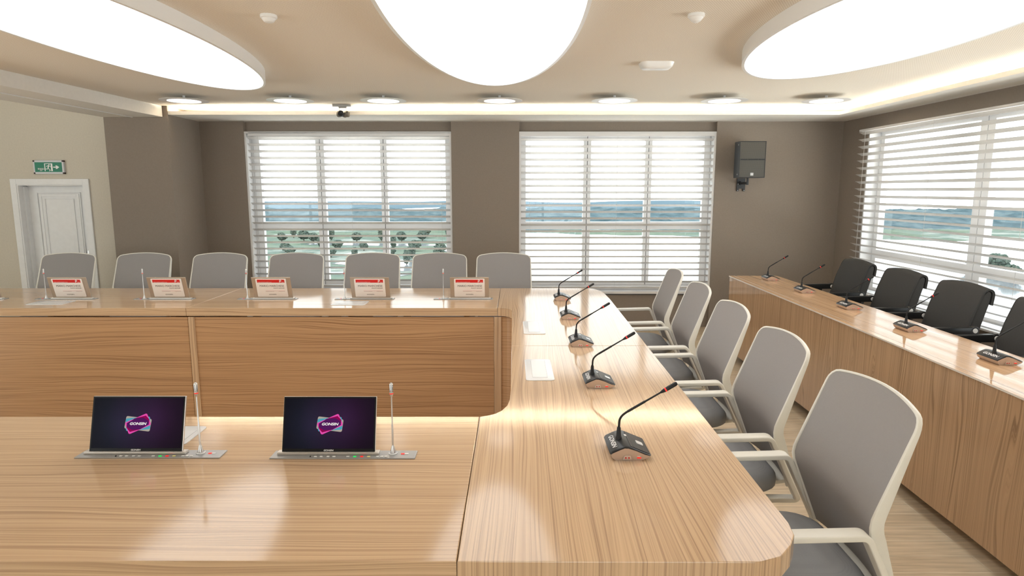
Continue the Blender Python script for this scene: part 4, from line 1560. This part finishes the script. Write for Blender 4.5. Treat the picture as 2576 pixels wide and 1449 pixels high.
struct(terrain('ground', M['fields'], (-900, 1500), (40, 1100), 60, 40, lambda x, y: ZG - .6))
def wood_h(x, y, amp, sc_):
    return amp * (.5 + .5 * noise.noise(Vector((x * sc_, y * sc_, 3.1)))) + amp * .3 * noise.noise(Vector((x * sc_ * 9, y * sc_ * 9, 1.7))) + amp * .25 * noise.noise(Vector((x * sc_ * 4, y * sc_ * 4, 7.7)))
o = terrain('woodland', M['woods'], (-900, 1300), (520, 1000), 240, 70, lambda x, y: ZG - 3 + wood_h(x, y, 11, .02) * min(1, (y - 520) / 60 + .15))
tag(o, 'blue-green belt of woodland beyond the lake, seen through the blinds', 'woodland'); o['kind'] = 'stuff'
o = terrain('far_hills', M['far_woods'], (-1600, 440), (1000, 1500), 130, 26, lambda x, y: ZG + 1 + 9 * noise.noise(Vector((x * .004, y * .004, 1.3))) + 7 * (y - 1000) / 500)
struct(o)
# lake with a wavy shore
sh = []
for i in range(41):
    u = i / 40
    x = -15 + u * 640
    y = 500 - 80 * min(1, u * 3) + 22 * noise.noise(Vector((x * .02, 0, 5.5))) + 10 * noise.noise(Vector((x * .08, 0, 2.5)))
    sh.append((x, y))
lw = sh + [(560, 40), (-5, 40), (-10, 120), (-12, 200), (-14, 290), (-40, 350), (-45, 372), (5, 392), (-8, 440)]
bm = B()
prism(bm, lw, ZG - .5, ZG - .2)
struct(fin('lake', bm, M['water']))
bm = B()
prism(bm, [(-118, 395), (-40, 383), (-30, 376), (-70, 372), (-125, 384)], ZG - .55, ZG - .35)
prism(bm, [(-170, 470), (-95, 462), (-80, 452), (-140, 450), (-180, 458)], ZG - .55, ZG - .35)
prism(bm, [(-70, 300), (-40, 296), (-30, 262), (-44, 255), (-62, 270), (-80, 282)], ZG - .55, ZG - .35)
prism(bm, [(-84, 330), (-62, 332), (-60, 322), (-86, 321)], ZG - .55, ZG - .35)
struct(fin('pond', bm, M['water']))
bm = B()
prism(bm, [(-120, 255), (-60, 252), (-40, 244), (-42, 240), (-62, 246), (-120, 249)], ZG - .55, ZG - .3)
struct(fin('path', bm, M['path']))

def tree_proto(kind):
    t = thing('tree', 'tree', 'tree', (0, 0, 0), 0, 'trees in the landscape outside the windows')
    rnd = random.Random(kind + 3)
    bm = B()
    # crown of many small ragged leaf clusters around an ellipsoid
    n = 260
    for k in range(n):
        a = rnd.uniform(0, 2 * PI)
        h = rnd.uniform(-1, 1)
        rr = math.sqrt(max(0, 1 - h * h)) * rnd.uniform(.72, 1.05)
        R_ = (3.6 if kind == 0 else 1.9) * (1 + .25 * noise.noise(Vector((a, h * 2, kind * 5.))))
        H_ = 2.7 if kind == 0 else 4.2
        c = Vector((R_ * rr * math.cos(a), R_ * rr * math.sin(a), 4.6 + (1.6 if kind else 0) + H_ * h + .6 * math.sin(a * 3)))
        r = rnd.uniform(.35, .85)
        q = bmesh.ops.create_icosphere(bm, subdivisions=1, radius=r)
        for v in q['verts']:
            v.co *= rnd.uniform(.6, 1.35)
            v.co += c
    q = bmesh.ops.create_icosphere(bm, subdivisions=2, radius=1)
    for v in q['verts']:
        v.co = Vector((v.co.x * (2.9 if kind == 0 else 1.4), v.co.y * (2.9 if kind == 0 else 1.4), 4.6 + (1.6 if kind else 0) + v.co.z * (2.1 if kind == 0 else 3.6)))
    fin('foliage', bm, M['leaf'], t, False)
    bm = B(); tube(bm, [(0, 0, -.5), (.1, 0, 1.5), (0, .1, 4)], [.45, .34, .2], 8); fin('trunk', bm, M['bark'], t, True)
    return t
spots = [(-48, 306, 1.5), (-36, 312, 1.3), (-60, 316, 1.2), (-46, 278, 1.35), (-37, 330, 1.6), (-52, 342, 1.7), (-66, 356, 1.5), (-80, 345, 1.3), (-96, 352, 1.5), (-110, 366, 1.3),
         (-124, 400, 1.7), (-134, 412, 1.9), (-118, 418, 1.7), (-146, 406, 1.6), (-98, 404, 1.7), (-84, 412, 1.9), (-70, 406, 1.8), (-58, 414, 1.8), (-150, 440, 1.7), (-128, 446, 1.9),
         (-60, 440, 2.0), (-45, 452, 2.0), (-30, 448, 1.9), (-18, 462, 2.0), (-104, 300, 1.2), (-92, 292, 1.1), (-88, 310, 1.3), (-74, 300, 1.2), (-112, 322, 1.3), (-120, 338, 1.4),
         (178, 226, 1.7), (196, 232, 2.1), (192, 252, 2.1), (212, 252, 2.2), (176, 244, 1.5), (232, 256, 2.3), (228, 234, 2.2), (212, 214, 2.2)]
protos = [tree_proto(0), tree_proto(1)]
where = ['beside the pale path', 'on the near field', 'by the pond', 'at the field edge', 'in the hedge line', 'in front of the woodland']
cnt = 0
used = [False, False]
for i, (x, y, s) in enumerate(spots):
    k = 0 if (i % 3 or x > 100) else 1
    p = protos[k]
    side = 'right-hand window, on the lake shore' if x > 0 else 'first back window, %s' % where[min(5, int((y - 255) / 36))]
    kindw = 'round leafy' if k == 0 else 'tall narrow'
    lab = '%s green tree seen through the %s' % (kindw, side)
    if not used[k]:
        q = p; used[k] = True
        q.location = (x, y, ZG - .6); q.rotation_euler = (0, 0, i * .7); q['label'] = lab
    else:
        q = dup(p, (x, y, ZG - .6), i * .7, lab)
    q['group'] = '%s trees outside the %s' % (kindw, side.replace(', ', ' '))
    q.scale = (s * .5, s * .5, s * .45)

# ------------------------------------------------------------------ world, camera
w = bpy.data.worlds.new('sky')
sc.world = w
w.use_nodes = True
nt = w.node_tree
nt.nodes.clear()
tc = N(nt, 'ShaderNodeTexCoord')
sp = N(nt, 'ShaderNodeSeparateXYZ')
nt.links.new(tc.outputs['Generated'], sp.inputs[0])
r = ramp(nt, [(.0, (1.0, .985, .94)), (.40, (1.0, .985, .94)), (.46, (.37, .39, .41)), (.62, (.39, .405, .41)), (.9, (.35, .38, .41))])  # glow below the horizon is added to light the ceiling; sky above it
mr = N(nt, 'ShaderNodeMapRange')
mr.inputs['From Min'].default_value = -1.0
nt.links.new(sp.outputs[2], mr.inputs['Value'])
nt.links.new(mr.outputs[0], r.inputs['Fac'])
bg = N(nt, 'ShaderNodeBackground', Strength=7.2)
nt.links.new(r.outputs['Color'], bg.inputs['Color'])
ow = N(nt, 'ShaderNodeOutputWorld')
nt.links.new(bg.outputs[0], ow.inputs['Surface'])

def portal(loc, rot, sx, sy):
    l = bpy.data.lights.new('daylight_portal', 'AREA')
    l.shape = 'RECTANGLE'
    l.size, l.size_y = sx, sy
    l.cycles.is_portal = True
    o_ = bpy.data.objects.new('daylight_portal', l)
    COL.objects.link(o_)
    o_.location = loc
    o_.rotation_euler = rot
portal(((W1[0] + W1[1]) / 2, 8.06, 1.33), (-PI / 2, 0, 0), 2.4, 1.95)
portal(((W2[0] + W2[1]) / 2, 8.06, 1.33), (-PI / 2, 0, 0), 2.3, 1.95)
for xa, xb in ((-7.2, -4.6), (-.4, 2.2)):
    portal(((xa + xb) / 2, -3.32, 1.285), (PI / 2, 0, 0), 2.6, 2.27)
for ya, yb in ADDED_LWIN:
    portal((-8.52, (ya + yb) / 2, 1.385), (0, -PI / 2, 0), 2.47, 2.8)
portal((4.27, (OY0 + OY1) / 2, 1.38), (0, PI / 2, 0), 1.8, 5.95)

cam = bpy.data.cameras.new('camera')
co_ = bpy.data.objects.new('camera', cam)
COL.objects.link(co_)
cam.sensor_fit = 'HORIZONTAL'
cam.sensor_width = 36.0
cam.lens = 1610. / 2576. * 36.
cam.clip_start = .05
cam.clip_end = 6000
pitch = math.atan(245.5 / 1610.)
co_.location = (0, 0, 1.62)
co_.rotation_euler = (PI / 2 - pitch, 0, 0)
sc.camera = co_

vs = sc.view_settings
vs.view_transform = 'Standard'
vs.look = 'None'
vs.exposure = 0.6
vs.gamma = 1.0
vs.use_curve_mapping = False
sc.cycles.max_bounces = 8
sc.cycles.diffuse_bounces = 4
sc.cycles.glossy_bounces = 4
sc.cycles.transparent_max_bounces = 12
sc.cycles.sample_clamp_indirect = 30.0
sc.cycles.use_denoising = True
sc.cycles.caustics_reflective = False
sc.cycles.caustics_refractive = False
